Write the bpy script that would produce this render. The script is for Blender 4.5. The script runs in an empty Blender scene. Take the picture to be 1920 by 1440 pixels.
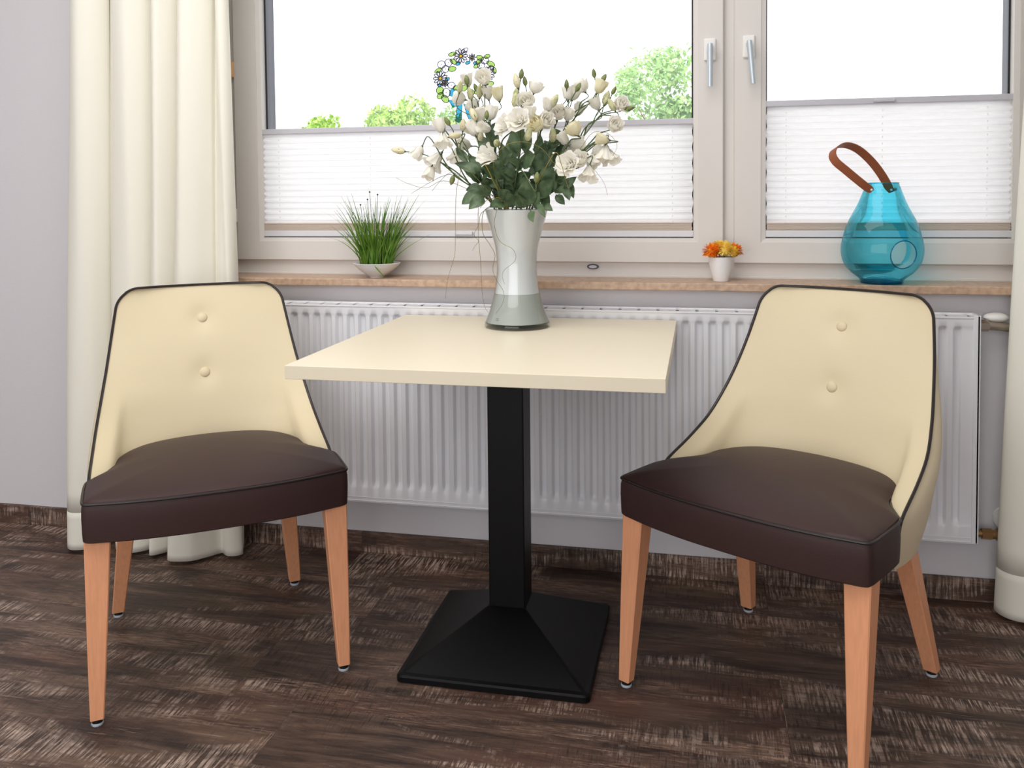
import bpy, bmesh, math, random
from mathutils import Vector, Matrix, Quaternion

random.seed(7)
scene = bpy.context.scene
COL = scene.collection
PI = math.pi

# ------------------------------------------------------------------ camera, world, lights, exposure
FPX, CYP, PITCH, YAW, ROLL = 1641.97, 429.94, 0.041814, 0.212421, -0.009328
CAM = Vector((0.36606, -2.51470, 1.10344))
FWD = Vector((-math.sin(YAW) * math.cos(PITCH), math.cos(YAW) * math.cos(PITCH), -math.sin(PITCH)))
_r = Vector((math.cos(YAW), math.sin(YAW), 0))
_u = _r.cross(FWD)
RIGHT = math.cos(ROLL) * _r + math.sin(ROLL) * _u
UP = -math.sin(ROLL) * _r + math.cos(ROLL) * _u
cam_data = bpy.data.cameras.new('camera')
cam = bpy.data.objects.new('camera', cam_data)
COL.objects.link(cam)
cam_data.sensor_width = 36.0
cam_data.lens = 36.0 * FPX / 1920.0
cam_data.shift_y = -(720.0 - CYP) / 1920.0
cam_data.clip_start = 0.05
cam_data.clip_end = 300
rot = Matrix((RIGHT, UP, -FWD)).transposed()
cam.matrix_world = Matrix.Translation(CAM) @ rot.to_4x4()
scene.camera = cam

world = bpy.data.worlds.new('world')
scene.world = world
world.use_nodes = True
wn = world.node_tree
bg = wn.nodes['Background']
bg.inputs[0].default_value = (0.95, 0.975, 1.0, 1)
bg.inputs[1].default_value = 2.3

def light(name, kind, loc, energy, color, size=None, size_y=None, direction=None):
    ld = bpy.data.lights.new(name, kind)
    ld.energy = energy
    ld.color = color
    if kind == 'AREA':
        ld.shape = 'RECTANGLE'
        ld.size = size
        ld.size_y = size_y
    o = bpy.data.objects.new(name, ld)
    COL.objects.link(o)
    o.location = loc
    if direction is not None:
        o.rotation_euler = Vector(direction).to_track_quat('-Z', 'Y').to_euler()
    return o

sun = light('sun', 'SUN', (0, -10, 20), 7.0, (1.0, 0.96, 0.88), direction=(0.25, 0.62, -0.75))
sun.data.angle = math.radians(1.0)
light('fill_behind_camera', 'AREA', (-0.75, -4.12, 1.35), 62.0, (0.97, 0.98, 1.0), 3.6, 2.1, (0.05, 1, -0.02))  # added fill from behind the camera
light('overhead_fill', 'AREA', (-0.45, -1.25, 2.46), 34.0, (1.0, 0.99, 0.975), 2.2, 1.2, (0, 0, -1))  # added soft fill from above; no ceiling lamp is built

scene.view_settings.view_transform = 'Standard'
scene.view_settings.look = 'None'
scene.view_settings.exposure = 0.0
scene.view_settings.gamma = 1.0
scene.view_settings.use_curve_mapping = False
scene.cycles.use_denoising = True
scene.cycles.max_bounces = 10
scene.cycles.transparent_max_bounces = 24
scene.cycles.caustics_reflective = False
scene.cycles.caustics_refractive = False
scene.cycles.sample_clamp_indirect = 6.0

def at(px, py, Y):
    """point seen at pixel (px, py) of the 1920x1440 frame on the vertical plane y = Y"""
    d = FWD + RIGHT * ((px - 960) / FPX) + UP * ((CYP - py) / FPX)
    return CAM + d * ((Y - CAM.y) / d.y)

# ------------------------------------------------------------------ materials
def lin(c):
    return tuple(((v / 255) / 12.92 if v / 255 <= 0.04045 else ((v / 255 + 0.055) / 1.055) ** 2.4) for v in c) + (1.0,)

def mat(name, rgb, rough=0.5, metal=0.0, coat=0.0, spec=0.5, noise=None, bump=None, sheen=0.0):
    """noise = (scale, amount, stretch xyz) varies the colour; bump = (scale, strength)"""
    m = bpy.data.materials.new(name)
    m.use_nodes = True
    nt = m.node_tree
    b = nt.nodes['Principled BSDF']
    c = lin(rgb)
    b.inputs['Base Color'].default_value = c
    b.inputs['Roughness'].default_value = rough
    b.inputs['Metallic'].default_value = metal
    b.inputs['Specular IOR Level'].default_value = spec
    b.inputs['Coat Weight'].default_value = coat
    b.inputs['Coat Roughness'].default_value = 0.12
    b.inputs['Sheen Weight'].default_value = sheen
    tc = nt.nodes.new('ShaderNodeTexCoord')
    if noise:
        mp = nt.nodes.new('ShaderNodeMapping')
        mp.inputs['Scale'].default_value = noise[2]
        nt.links.new(tc.outputs['Object'], mp.inputs['Vector'])
        n = nt.nodes.new('ShaderNodeTexNoise')
        n.inputs['Scale'].default_value = noise[0]
        n.inputs['Detail'].default_value = 5
        nt.links.new(mp.outputs['Vector'], n.inputs['Vector'])
        r = nt.nodes.new('ShaderNodeValToRGB')
        a = noise[1]
        r.color_ramp.elements[0].position = 0.3
        r.color_ramp.elements[1].position = 0.7
        r.color_ramp.elements[0].color = (c[0] * (1 - a), c[1] * (1 - a), c[2] * (1 - a), 1)
        r.color_ramp.elements[1].color = (min(1, c[0] * (1 + a)), min(1, c[1] * (1 + a)), min(1, c[2] * (1 + a)), 1)
        nt.links.new(n.outputs['Fac'], r.inputs['Fac'])
        nt.links.new(r.outputs['Color'], b.inputs['Base Color'])
    if bump:
        n2 = nt.nodes.new('ShaderNodeTexNoise')
        n2.inputs['Scale'].default_value = bump[0]
        n2.inputs['Detail'].default_value = 4
        nt.links.new(tc.outputs['Object'], n2.inputs['Vector'])
        bp = nt.nodes.new('ShaderNodeBump')
        bp.inputs['Strength'].default_value = bump[1]
        bp.inputs['Distance'].default_value = 0.002
        nt.links.new(n2.outputs['Fac'], bp.inputs['Height'])
        nt.links.new(bp.outputs['Normal'], b.inputs['Normal'])
    return m

def fabric_mat(name, rgb, trans, weave=900.0):
    """cloth that lets some light through"""
    m = bpy.data.materials.new(name)
    m.use_nodes = True
    nt = m.node_tree
    nt.nodes.remove(nt.nodes['Principled BSDF'])
    out = nt.nodes['Material Output']
    d = nt.nodes.new('ShaderNodeBsdfDiffuse')
    t = nt.nodes.new('ShaderNodeBsdfTranslucent')
    d.inputs[0].default_value = lin(rgb)
    t.inputs[0].default_value = lin(rgb)
    mx = nt.nodes.new('ShaderNodeMixShader')
    mx.inputs[0].default_value = trans
    nt.links.new(d.outputs[0], mx.inputs[1])
    nt.links.new(t.outputs[0], mx.inputs[2])
    nt.links.new(mx.outputs[0], out.inputs[0])
    tc = nt.nodes.new('ShaderNodeTexCoord')
    n = nt.nodes.new('ShaderNodeTexNoise')
    n.inputs['Scale'].default_value = weave
    nt.links.new(tc.outputs['Object'], n.inputs['Vector'])
    bp = nt.nodes.new('ShaderNodeBump')
    bp.inputs['Strength'].default_value = 0.15
    bp.inputs['Distance'].default_value = 0.001
    nt.links.new(n.outputs['Fac'], bp.inputs['Height'])
    nt.links.new(bp.outputs['Normal'], d.inputs['Normal'])
    return m

def glass_mat(name, tint, refl=0.06, rough=0.02):
    """thin clear or tinted glass: tinted see-through plus a fresnel reflection"""
    m = bpy.data.materials.new(name)
    m.use_nodes = True
    nt = m.node_tree
    nt.nodes.remove(nt.nodes['Principled BSDF'])
    out = nt.nodes['Material Output']
    t = nt.nodes.new('ShaderNodeBsdfTransparent')
    t.inputs[0].default_value = tint
    g = nt.nodes.new('ShaderNodeBsdfGlossy')
    g.inputs['Roughness'].default_value = rough
    lw = nt.nodes.new('ShaderNodeFresnel')
    lw.inputs['IOR'].default_value = 1.45
    mul = nt.nodes.new('ShaderNodeMath')
    mul.operation = 'MULTIPLY'
    mul.inputs[1].default_value = refl / 0.04
    nt.links.new(lw.outputs[0], mul.inputs[0])
    mn = nt.nodes.new('ShaderNodeMath')
    mn.operation = 'MINIMUM'
    mn.inputs[1].default_value = 0.6
    nt.links.new(mul.outputs[0], mn.inputs[0])
    mx = nt.nodes.new('ShaderNodeMixShader')
    nt.links.new(mn.outputs[0], mx.inputs[0])
    nt.links.new(t.outputs[0], mx.inputs[1])
    nt.links.new(g.outputs[0], mx.inputs[2])
    nt.links.new(mx.outputs[0], out.inputs[0])
    return m

def leaf_mat(name, rgb, rgb2, trans=0.25, rough=0.5, scale=40.0):
    m = bpy.data.materials.new(name)
    m.use_nodes = True
    nt = m.node_tree
    b = nt.nodes['Principled BSDF']
    out = nt.nodes['Material Output']
    tc = nt.nodes.new('ShaderNodeTexCoord')
    n = nt.nodes.new('ShaderNodeTexNoise')
    n.inputs['Scale'].default_value = scale
    nt.links.new(tc.outputs['Object'], n.inputs['Vector'])
    r = nt.nodes.new('ShaderNodeValToRGB')
    r.color_ramp.elements[0].position = 0.35
    r.color_ramp.elements[1].position = 0.65
    r.color_ramp.elements[0].color = lin(rgb)
    r.color_ramp.elements[1].color = lin(rgb2)
    nt.links.new(n.outputs['Fac'], r.inputs['Fac'])
    nt.links.new(r.outputs['Color'], b.inputs['Base Color'])
    b.inputs['Roughness'].default_value = rough
    t = nt.nodes.new('ShaderNodeBsdfTranslucent')
    nt.links.new(r.outputs['Color'], t.inputs[0])
    mx = nt.nodes.new('ShaderNodeMixShader')
    mx.inputs[0].default_value = trans
    nt.links.new(b.outputs[0], mx.inputs[1])
    nt.links.new(t.outputs[0], mx.inputs[2])
    nt.links.new(mx.outputs[0], out.inputs[0])
    return m

def floor_mat(name):
    m = bpy.data.materials.new(name)
    m.use_nodes = True
    nt = m.node_tree
    N, L = nt.nodes, nt.links
    b = N['Principled BSDF']
    tc = N.new('ShaderNodeTexCoord')
    # planks: random tone per plank and thin seams
    off = N.new('ShaderNodeMapping')
    off.inputs['Location'].default_value = (0.4885, 0.20, 0)
    L.new(tc.outputs['Object'], off.inputs['Vector'])
    br = N.new('ShaderNodeTexBrick')
    br.inputs['Scale'].default_value = 1.0
    br.inputs['Brick Width'].default_value = 1.195
    br.inputs['Row Height'].default_value = 0.302
    br.inputs['Mortar Size'].default_value = 0.0007
    br.inputs['Mortar Smooth'].default_value = 0.0
    br.inputs['Color1'].default_value = (0, 0, 0, 1)
    br.inputs['Color2'].default_value = (1, 1, 1, 1)
    br.inputs['Mortar'].default_value = (0.5, 0.5, 0.5, 1)
    br.offset = 0.14
    L.new(off.outputs['Vector'], br.inputs['Vector'])
    # shift the pattern from plank to plank
    sh = N.new('ShaderNodeVectorMath')
    sh.operation = 'MULTIPLY_ADD'
    sh.inputs[1].default_value = (3.1, 5.3, 0)
    L.new(br.outputs['Color'], sh.inputs[0])
    L.new(tc.outputs['Object'], sh.inputs[2])

    def noise(scale, stretch, detail=6, rough=0.6, dist=0.0):
        mp = N.new('ShaderNodeMapping')
        mp.inputs['Scale'].default_value = stretch
        L.new(sh.outputs[0], mp.inputs['Vector'])
        n = N.new('ShaderNodeTexNoise')
        n.inputs['Scale'].default_value = scale
        n.inputs['Detail'].default_value = detail
        n.inputs['Roughness'].default_value = rough
        n.inputs['Distortion'].default_value = dist
        L.new(mp.outputs['Vector'], n.inputs['Vector'])
        return n.outputs['Fac']

    def ramp(src, p0, p1, c0=(0, 0, 0, 1), c1=(1, 1, 1, 1)):
        r = N.new('ShaderNodeValToRGB')
        r.color_ramp.elements[0].position = p0
        r.color_ramp.elements[1].position = p1
        r.color_ramp.elements[0].color = c0
        r.color_ramp.elements[1].color = c1
        L.new(src, r.inputs['Fac'])
        return r.outputs['Color']

    def mixc(fac, a, bb):
        mx = N.new('ShaderNodeMix')
        mx.data_type = 'RGBA'
        if isinstance(fac, float):
            mx.inputs[0].default_value = fac
        else:
            L.new(fac, mx.inputs[0])
        for i, v in ((6, a), (7, bb)):
            if isinstance(v, tuple):
                mx.inputs[i].default_value = v
            else:
                L.new(v, mx.inputs[i])
        return mx.outputs[2]

    def mul(a, bb):
        mm = N.new('ShaderNodeMath')
        mm.operation = 'MULTIPLY'
        L.new(a, mm.inputs[0])
        if isinstance(bb, float):
            mm.inputs[1].default_value = bb
        else:
            L.new(bb, mm.inputs[1])
        return mm.outputs[0]

    # long bands along the boards
    base = ramp(noise(3.0, (1.0, 9.0, 1.0), 8, 0.7, 0.7), 0.36, 0.66, lin((36, 28, 26)), lin((112, 90, 76)))
    red = ramp(noise(1.7, (1.0, 2.6, 1.0), 3, 0.5), 0.48, 0.68)
    base = mixc(mul(red, 0.65), base, lin((84, 50, 41)))
    # fine grain along X
    grain = ramp(noise(14.0, (0.8, 26.0, 1.0), 6, 0.7), 0.36, 0.66)
    base = mixc(mul(grain, 0.22), base, lin((128, 101, 86)))
    # pale worn patches, broken up by saw marks across the board
    patch = ramp(noise(1.7, (1.0, 3.6, 1.0), 8, 0.68, 0.6), 0.49, 0.60)
    saw = ramp(noise(9.0, (17.0, 1.3, 1.0), 6, 0.7, 0.25), 0.47, 0.57)
    saw2 = ramp(noise(11.0, (2.0, 16.0, 1.0), 5, 0.7), 0.44, 0.62)
    worn = mul(mul(patch, saw), 0.92)
    base = mixc(worn, base, lin((204, 180, 164)))
    worn2 = mul(mul(ramp(noise(1.4, (1.0, 6.5, 1.0), 8, 0.66, 0.4), 0.49, 0.62), saw2), 0.75)
    base = mixc(worn2, base, lin((168, 136, 117)))
    # dark scuffs
    dark = mul(ramp(noise(3.0, (1.0, 3.5, 1.0), 7, 0.68, 0.4), 0.48, 0.66), 0.7)
    base = mixc(dark, base, lin((36, 27, 27)))
    # dark saw cuts and thin bright scratches
    cut = ramp(noise(9.5, (19.0, 1.6, 1.0), 6, 0.7, 0.3), 0.52, 0.60)
    base = mixc(mul(mul(ramp(noise(1.9, (1.0, 3.4, 1.0), 7, 0.66, 0.4), 0.47, 0.60), cut), 0.7), base, lin((26, 19, 19)))
    scr = ramp(noise(5.0, (1.0, 34.0, 1.0), 7, 0.72, 0.5), 0.60, 0.67)
    base = mixc(mul(mul(scr, ramp(noise(1.5, (1.0, 2.5, 1.0), 4, 0.6), 0.45, 0.6)), 0.75), base, lin((206, 184, 168)))
    base = mixc(mul(br.outputs['Fac'], 0.35), base, lin((24, 18, 18)))
    L.new(base, b.inputs['Base Color'])
    b.inputs['Roughness'].default_value = 0.5
    b.inputs['Specular IOR Level'].default_value = 0.35
    bp = N.new('ShaderNodeBump')
    bp.inputs['Strength'].default_value = 0.25
    bp.inputs['Distance'].default_value = 0.001
    L.new(saw, bp.inputs['Height'])
    L.new(bp.outputs['Normal'], b.inputs['Normal'])
    return m

M = {}
M['wall'] = mat('wall_plaster', (219, 216, 219), 0.9, spec=0.15, bump=(260, 0.25))
M['ceiling'] = mat('ceiling_paint', (240, 238, 235), 0.9, spec=0.1)
M['floor'] = floor_mat('distressed_wood_floor')
M['frame'] = mat('window_plastic', (216, 211, 206), 0.42, spec=0.35, noise=(3, 0.02, (1, 1, 1)))
M['cladding'] = mat('dark_window_cladding', (74, 76, 90), 0.5)
M['rubber'] = mat('black_rubber', (22, 22, 26), 0.6)
M['glass'] = glass_mat('window_glass', (1, 1, 1, 1), 0.04)
M['stone'] = mat('beige_sill_stone', (190, 160, 135), 0.35, noise=(60, 0.22, (1, 1, 1)))
M['blind'] = fabric_mat('white_blind_cloth', (250, 249, 251), 0.7)
M['blind_stack'] = mat('beige_blind_stack', (205, 190, 178), 0.9, spec=0.1)
M['alu'] = mat('pale_grey_aluminium', (196, 195, 202), 0.45, spec=0.4)
M['alu_white'] = mat('white_aluminium', (216, 216, 220), 0.4)
M['handle'] = mat('satin_steel', (196, 206, 212), 0.32, metal=0.4)
M['hinge'] = mat('tan_plastic', (222, 176, 132), 0.5)
M['white_plastic'] = mat('white_plastic', (235, 233, 228), 0.4)
M['radiator'] = mat('white_radiator_enamel', (232, 232, 236), 0.3, spec=0.5)
M['slot'] = mat('slot_shade_dark', (60, 60, 64), 0.8)
M['brass'] = mat('old_nickel', (176, 164, 148), 0.3, metal=0.8)
M['copper'] = mat('dull_brass', (168, 132, 92), 0.35, metal=0.8)
M['curtain'] = fabric_mat('cream_curtain_cloth', (253, 250, 238), 0.18, 700)
M['cream'] = mat('cream_leather', (222, 207, 173), 0.46, spec=0.35, bump=(500, 0.12))
M['brown'] = mat('dark_brown_leather', (60, 42, 40), 0.48, spec=0.25, bump=(500, 0.15))
M['piping'] = mat('black_brown_piping', (34, 26, 25), 0.4)
M['beech'] = mat('orange_beech', (232, 164, 122), 0.42, noise=(30, 0.06, (6, 6, 0.5)))
M['glide_black'] = mat('black_glide', (20, 20, 22), 0.4)
M['glide'] = mat('pale_felt_glide', (186, 194, 202), 0.5)
M['table'] = mat('cream_laminate', (233, 222, 197), 0.34, spec=0.45)
M['iron'] = mat('black_cast_iron', (5, 5, 7), 0.45, spec=0.22, bump=(600, 0.10))
M['vase_liner'] = mat('milky_glass', (250, 252, 255), 0.25, coat=0.6)
M['vase_water'] = mat('cloudy_water', (194, 200, 194), 0.25, coat=0.6)
M['vase_glass'] = glass_mat('clear_vase_glass', (0.97, 0.985, 0.975, 1), 0.05)
M['vase_foot'] = glass_mat('green_grey_glass', (0.93, 0.95, 0.935, 1), 0.06)
M['mark'] = mat('grey_etched_mark', (120, 125, 125), 0.6)
M['stem'] = leaf_mat('flower_stem_green', (86, 104, 62), (66, 84, 50), 0.05)
M['leaf'] = leaf_mat('flower_leaf_green', (62, 84, 54), (104, 126, 92), 0.25, 0.42)
M['petal'] = leaf_mat('cream_petal', (252, 250, 244), (250, 246, 234), 0.4, 0.6, 60)
M['petal_y'] = leaf_mat('yellowish_petal', (250, 245, 220), (244, 237, 200), 0.4, 0.6, 60)
M['bud'] = leaf_mat('greenish_bud', (234, 230, 192), (192, 196, 140), 0.3, 0.6, 90)
M['budg'] = leaf_mat('green_bud', (116, 128, 76), (146, 152, 98), 0.15, 0.6, 90)
M['wisp'] = leaf_mat('dry_grass_wisp', (132, 124, 74), (104, 104, 60), 0.05, 0.6)
M['gold'] = leaf_mat('golden_grass_blade', (178, 150, 58), (120, 128, 50), 0.2, 0.5, 20)
M['grass'] = leaf_mat('fresh_grass_blades', (82, 128, 34), (120, 158, 58), 0.2, 0.45, 25)
M['grass_dark'] = leaf_mat('dark_grass_blades', (52, 92, 26), (78, 118, 40), 0.15, 0.45, 25)
M['seed'] = mat('dark_seed_head', (40, 36, 28), 0.8)
M['china'] = mat('white_china', (238, 236, 236), 0.25, coat=0.4)
M['soil'] = mat('dark_potting_soil', (58, 48, 34), 0.9, noise=(80, 0.4, (1, 1, 1)))
M['orange'] = leaf_mat('orange_petal', (255, 146, 28), (255, 168, 48), 0.25, 0.6)
M['yellow'] = leaf_mat('yellow_petal', (255, 218, 92), (255, 230, 120), 0.25, 0.6)
M['blue_glass'] = glass_mat('turquoise_glass', (0.34, 0.885, 0.992, 1), 0.03, 0.04)
M['blue_rim'] = glass_mat('thick_turquoise_glass', (0.12, 0.55, 0.72, 1), 0.05, 0.04)
M['leather_strap'] = mat('cognac_leather', (150, 84, 52), 0.5, bump=(400, 0.2))
M['lead'] = mat('black_outline', (26, 24, 26), 0.5)
M['sun_white'] = glass_mat('clear_white_film', (0.70, 0.70, 0.76, 1), 0.02)
M['sun_green'] = glass_mat('green_film', (0.48, 0.60, 0.28, 1), 0.02)
M['sun_yellow'] = glass_mat('yellow_film', (0.62, 0.49, 0.08, 1), 0.02)
M['sun_blue'] = glass_mat('blue_film', (0.14, 0.47, 0.58, 1), 0.02)
M['tree_leaf'] = leaf_mat('tree_leaves', (128, 168, 66), (176, 202, 118), 0.4, 0.6, 3)
M['tree_leaf2'] = leaf_mat('tree_leaves_deep', (110, 154, 84), (160, 192, 128), 0.4, 0.6, 3)
M['bark'] = mat('tree_bark', (110, 90, 70), 0.9, noise=(8, 0.2, (1, 1, 0.2)))
M['ground_grey'] = mat('neutral_ground_grey', (205, 203, 198), 0.95, noise=(2, 0.2, (1, 1, 1)))
M['shade'] = mat('lamp_shade_white', (240, 238, 230), 0.6)

# ------------------------------------------------------------------ helpers
class MB:
    """collects shapes and links them as one mesh object"""
    def __init__(self):
        self.v, self.f, self.s = [], [], []

    def add(self, verts, faces, smooth=True):
        o = len(self.v)
        self.v += [tuple(p) for p in verts]
        self.f += [[i + o for i in f] for f in faces]
        self.s += [smooth] * len(faces)
        return self

    def box(self, c, d, bev=0.0, M4=None):
        bm = bmesh.new()
        bmesh.ops.create_cube(bm, size=1.0)
        for v in bm.verts:
            v.co = Vector((v.co.x * d[0], v.co.y * d[1], v.co.z * d[2]))
        if bev > 0:
            bmesh.ops.bevel(bm, geom=list(bm.edges), offset=bev, segments=2, affect='EDGES', profile=0.5)
        for v in bm.verts:
            v.co = (M4 @ v.co if M4 is not None else v.co) + Vector(c)
        bm.verts.index_update()
        self.add([v.co.copy() for v in bm.verts], [[v.index for v in f.verts] for f in bm.faces], False)
        bm.free()
        return self

    def span(self, a, b, bev=0.0):
        c = [(a[i] + b[i]) / 2 for i in range(3)]
        d = [abs(b[i] - a[i]) for i in range(3)]
        return self.box(c, d, bev)

    def tube(self, pts, r, n=8, caps=True, closed=False, flat=None):
        pts = [Vector(p) for p in pts]
        k = len(pts)
        rs = [r] * k if not isinstance(r, (list, tuple)) else r
        tang = []
        for i in range(k):
            if closed:
                t = pts[(i + 1) % k] - pts[i - 1]
            else:
                t = pts[min(i + 1, k - 1)] - pts[max(i - 1, 0)]
            tang.append(t.normalized() if t.length > 1e-9 else Vector((0, 0, 1)))
        ref = Vector((0, 0, 1)) if abs(tang[0].z) < 0.9 else Vector((1, 0, 0))
        nrm = (ref - tang[0] * ref.dot(tang[0])).normalized()
        verts, faces = [], []
        for i in range(k):
            nrm = nrm - tang[i] * nrm.dot(tang[i])
            nrm = nrm.normalized() if nrm.length > 1e-9 else tang[i].orthogonal().normalized()
            bn = tang[i].cross(nrm)
            for j in range(n):
                a = 2 * PI * j / n
                verts.append(pts[i] + rs[i] * (math.cos(a) * nrm + math.sin(a) * bn))
        for i in range(k if closed else k - 1):
            for j in range(n):
                i2 = (i + 1) % k
                faces.append([i * n + j, i * n + (j + 1) % n, i2 * n + (j + 1) % n, i2 * n + j])
        if caps and not closed:
            faces.append(list(range(n))[::-1])
            faces.append([(k - 1) * n + j for j in range(n)])
        return self.add(verts, faces)

    def lathe(self, prof, n=48, c=(0, 0, 0), cap0=False, cap1=False):
        verts, faces = [], []
        for r, z in prof:
            for j in range(n):
                a = 2 * PI * j / n
                verts.append((c[0] + r * math.cos(a), c[1] + r * math.sin(a), c[2] + z))
        for i in range(len(prof) - 1):
            for j in range(n):
                faces.append([i * n + j, i * n + (j + 1) % n, (i + 1) * n + (j + 1) % n, (i + 1) * n + j])
        if cap0:
            faces.append(list(range(n))[::-1])
        if cap1:
            faces.append([(len(prof) - 1) * n + j for j in range(n)])
        return self.add(verts, faces)

    def grid(self, fn, nu, nv, wrap=False):
        verts = [fn(i / nu, j / nv) for j in range(nv + 1) for i in range(nu + 1)]
        faces = []
        for j in range(nv):
            for i in range(nu):
                a = j * (nu + 1) + i
                faces.append([a, a + 1, a + nu + 2, a + nu + 1])
        return self.add(verts, faces)

    def sphere(self, c, r, nu=14, nv=8, scale=(1, 1, 1)):
        verts, faces = [], []
        for j in range(nv + 1):
            th = PI * j / nv
            for i in range(nu):
                a = 2 * PI * i / nu
                verts.append((c[0] + scale[0] * r * math.sin(th) * math.cos(a), c[1] + scale[1] * r * math.sin(th) * math.sin(a), c[2] + scale[2] * r * math.cos(th)))
        for j in range(nv):
            for i in range(nu):
                faces.append([j * nu + i, (j + 1) * nu + i, (j + 1) * nu + (i + 1) % nu, j * nu + (i + 1) % nu])
        return self.add(verts, faces)

    def mesh(self, name, material):
        me = bpy.data.meshes.new(name)
        me.from_pydata(self.v, [], self.f)
        me.validate()
        bm = bmesh.new()
        bm.from_mesh(me)
        bmesh.ops.remove_doubles(bm, verts=bm.verts, dist=1e-6)
        bmesh.ops.recalc_face_normals(bm, faces=bm.faces)
        bm.to_mesh(me)
        bm.free()
        sm = any(self.s)
        if sm:
            me.polygons.foreach_set('use_smooth', [True] * len(me.polygons))
            me.set_sharp_from_angle(angle=math.radians(40))
        me.materials.append(M[material])
        return me

    def build(self, name, material, parent=None):
        o = bpy.data.objects.new(name, self.mesh(name, material))
        COL.objects.link(o)
        if parent is not None:
            o.parent = parent
        return o

def tag(o, label=None, cat=None, group=None, kind=None):
    if label: o['label'] = label
    if cat: o['category'] = cat
    if group: o['group'] = group
    if kind: o['kind'] = kind
    elif label: o['kind'] = 'thing'
    return o

def thing(name, loc, label, cat, rz=0.0, group=None):
    o = bpy.data.objects.new(name, None)
    o.empty_display_size = 0.05
    COL.objects.link(o)
    o.location = loc
    o.rotation_euler = (0, 0, rz)
    return tag(o, label, cat, group)

def struct(o):
    o['kind'] = 'structure'
    return o

def link_mesh(name, me, parent, loc=(0, 0, 0), quat=None, scale=1.0):
    o = bpy.data.objects.new(name, me)
    COL.objects.link(o)
    o.parent = parent
    o.location = loc
    if quat is not None:
        o.rotation_mode = 'QUATERNION'
        o.rotation_quaternion = quat
    o.scale = (scale, scale, scale)
    return o

def copy_tree(o, parent=None):
    c = o.copy()
    COL.objects.link(c)
    c.parent = parent
    for ch in list(o.children):
        copy_tree(ch, c)
    return c

def catmull(pts, n=8):
    pts = [Vector(p) for p in pts]
    out = []
    for i in range(len(pts) - 1):
        p0 = pts[i - 1] if i > 0 else pts[0] * 2 - pts[1]
        p1, p2 = pts[i], pts[i + 1]
        p3 = pts[i + 2] if i + 2 < len(pts) else pts[-1] * 2 - pts[-2]
        for k in range(n):
            t = k / n
            out.append(0.5 * ((2 * p1) + (p2 - p0) * t + (2 * p0 - 5 * p1 + 4 * p2 - p3) * t * t + (3 * p1 - p0 - 3 * p2 + p3) * t ** 3))
    out.append(pts[-1].copy())
    return out

def interp(x, xs, ys):
    if x <= xs[0]: return ys[0]
    for i in range(len(xs) - 1):
        if x <= xs[i + 1]:
            t = (x - xs[i]) / (xs[i + 1] - xs[i])
            return ys[i] + t * (ys[i + 1] - ys[i])
    return ys[-1]

def sinterp(x, xs, ys):
    """smooth (monotone-ish hermite) interpolation"""
    if x <= xs[0]: return ys[0]
    if x >= xs[-1]: return ys[-1]
    n = len(xs)
    m = []
    for i in range(n):
        if i == 0: m.append((ys[1] - ys[0]) / (xs[1] - xs[0]))
        elif i == n - 1: m.append((ys[-1] - ys[-2]) / (xs[-1] - xs[-2]))
        else: m.append((ys[i + 1] - ys[i - 1]) / (xs[i + 1] - xs[i - 1]))
    for i in range(n - 1):
        if x <= xs[i + 1]:
            h = xs[i + 1] - xs[i]
            t = (x - xs[i]) / h
            return ((2 * t ** 3 - 3 * t * t + 1) * ys[i] + (t ** 3 - 2 * t * t + t) * h * m[i]
                    + (-2 * t ** 3 + 3 * t * t) * ys[i + 1] + (t ** 3 - t * t) * h * m[i + 1])
    return ys[-1]

# ------------------------------------------------------------------ the room
XL, XR, YF, ZC = -3.2, 2.6, -4.3, 2.55
struct(MB().span((XL - 0.2, YF - 0.2, -0.2), (XR + 0.2, 0.25, 0.0)).build('floor', 'floor'))
struct(MB().span((XL - 0.2, YF - 0.2, ZC), (XR + 0.2, 0.25, ZC + 0.2)).build('ceiling', 'ceiling'))
WX0, WX1, WZ0, WZ1 = -1.20, 1.36, 0.826, 2.20
b = MB()
b.span((XL - 0.2, 0, 0), (XR + 0.2, 0.25, WZ0))
b.span((XL - 0.2, 0, WZ0), (WX0, 0.25, ZC))
b.span((WX1, 0, WZ0), (XR + 0.2, 0.25, ZC))
b.span((WX0, 0, WZ1), (WX1, 0.25, ZC))
struct(b.build('wall_back', 'wall'))
struct(MB().span((XL - 0.2, YF - 0.2, 0), (XL, 0, ZC)).build('wall_left', 'wall'))
struct(MB().span((XR, YF - 0.2, 0), (XR + 0.2, 0, ZC)).build('wall_right', 'wall'))
struct(MB().span((XL, YF - 0.2, 0), (XR, YF, ZC)).build('wall_front', 'wall'))
sk = struct(MB().span((XL, 0, 0), (XR, 0.0619, 0.014), 0.002).build('baseboard_back', 'floor'))
sk.rotation_euler = (PI / 2, 0, 0)

# outer window frame with mullion and dark outside cladding
FY = 0.100
b = MB()
b.span((WX0, FY, 0.846), (WX1, 0.17, 0.905), 0.003)
b.span((WX0, FY, 2.12), (WX1, 0.17, WZ1), 0.003)
b.span((WX0, FY + 0.0015, 0.85), (-1.10, 0.168, 2.18), 0.003)
b.span((1.265, FY + 0.0015, 0.85), (WX1, 0.168, 2.18), 0.003)
b.span((0.400, FY + 0.004, 0.85), (0.490, 0.17, 2.18), 0.003)
b.span((WX0, FY - 0.004, 0.846), (WX1, FY + 0.01, 0.855), 0.002)
fr = struct(b.build('trim_1', 'frame'))

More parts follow.
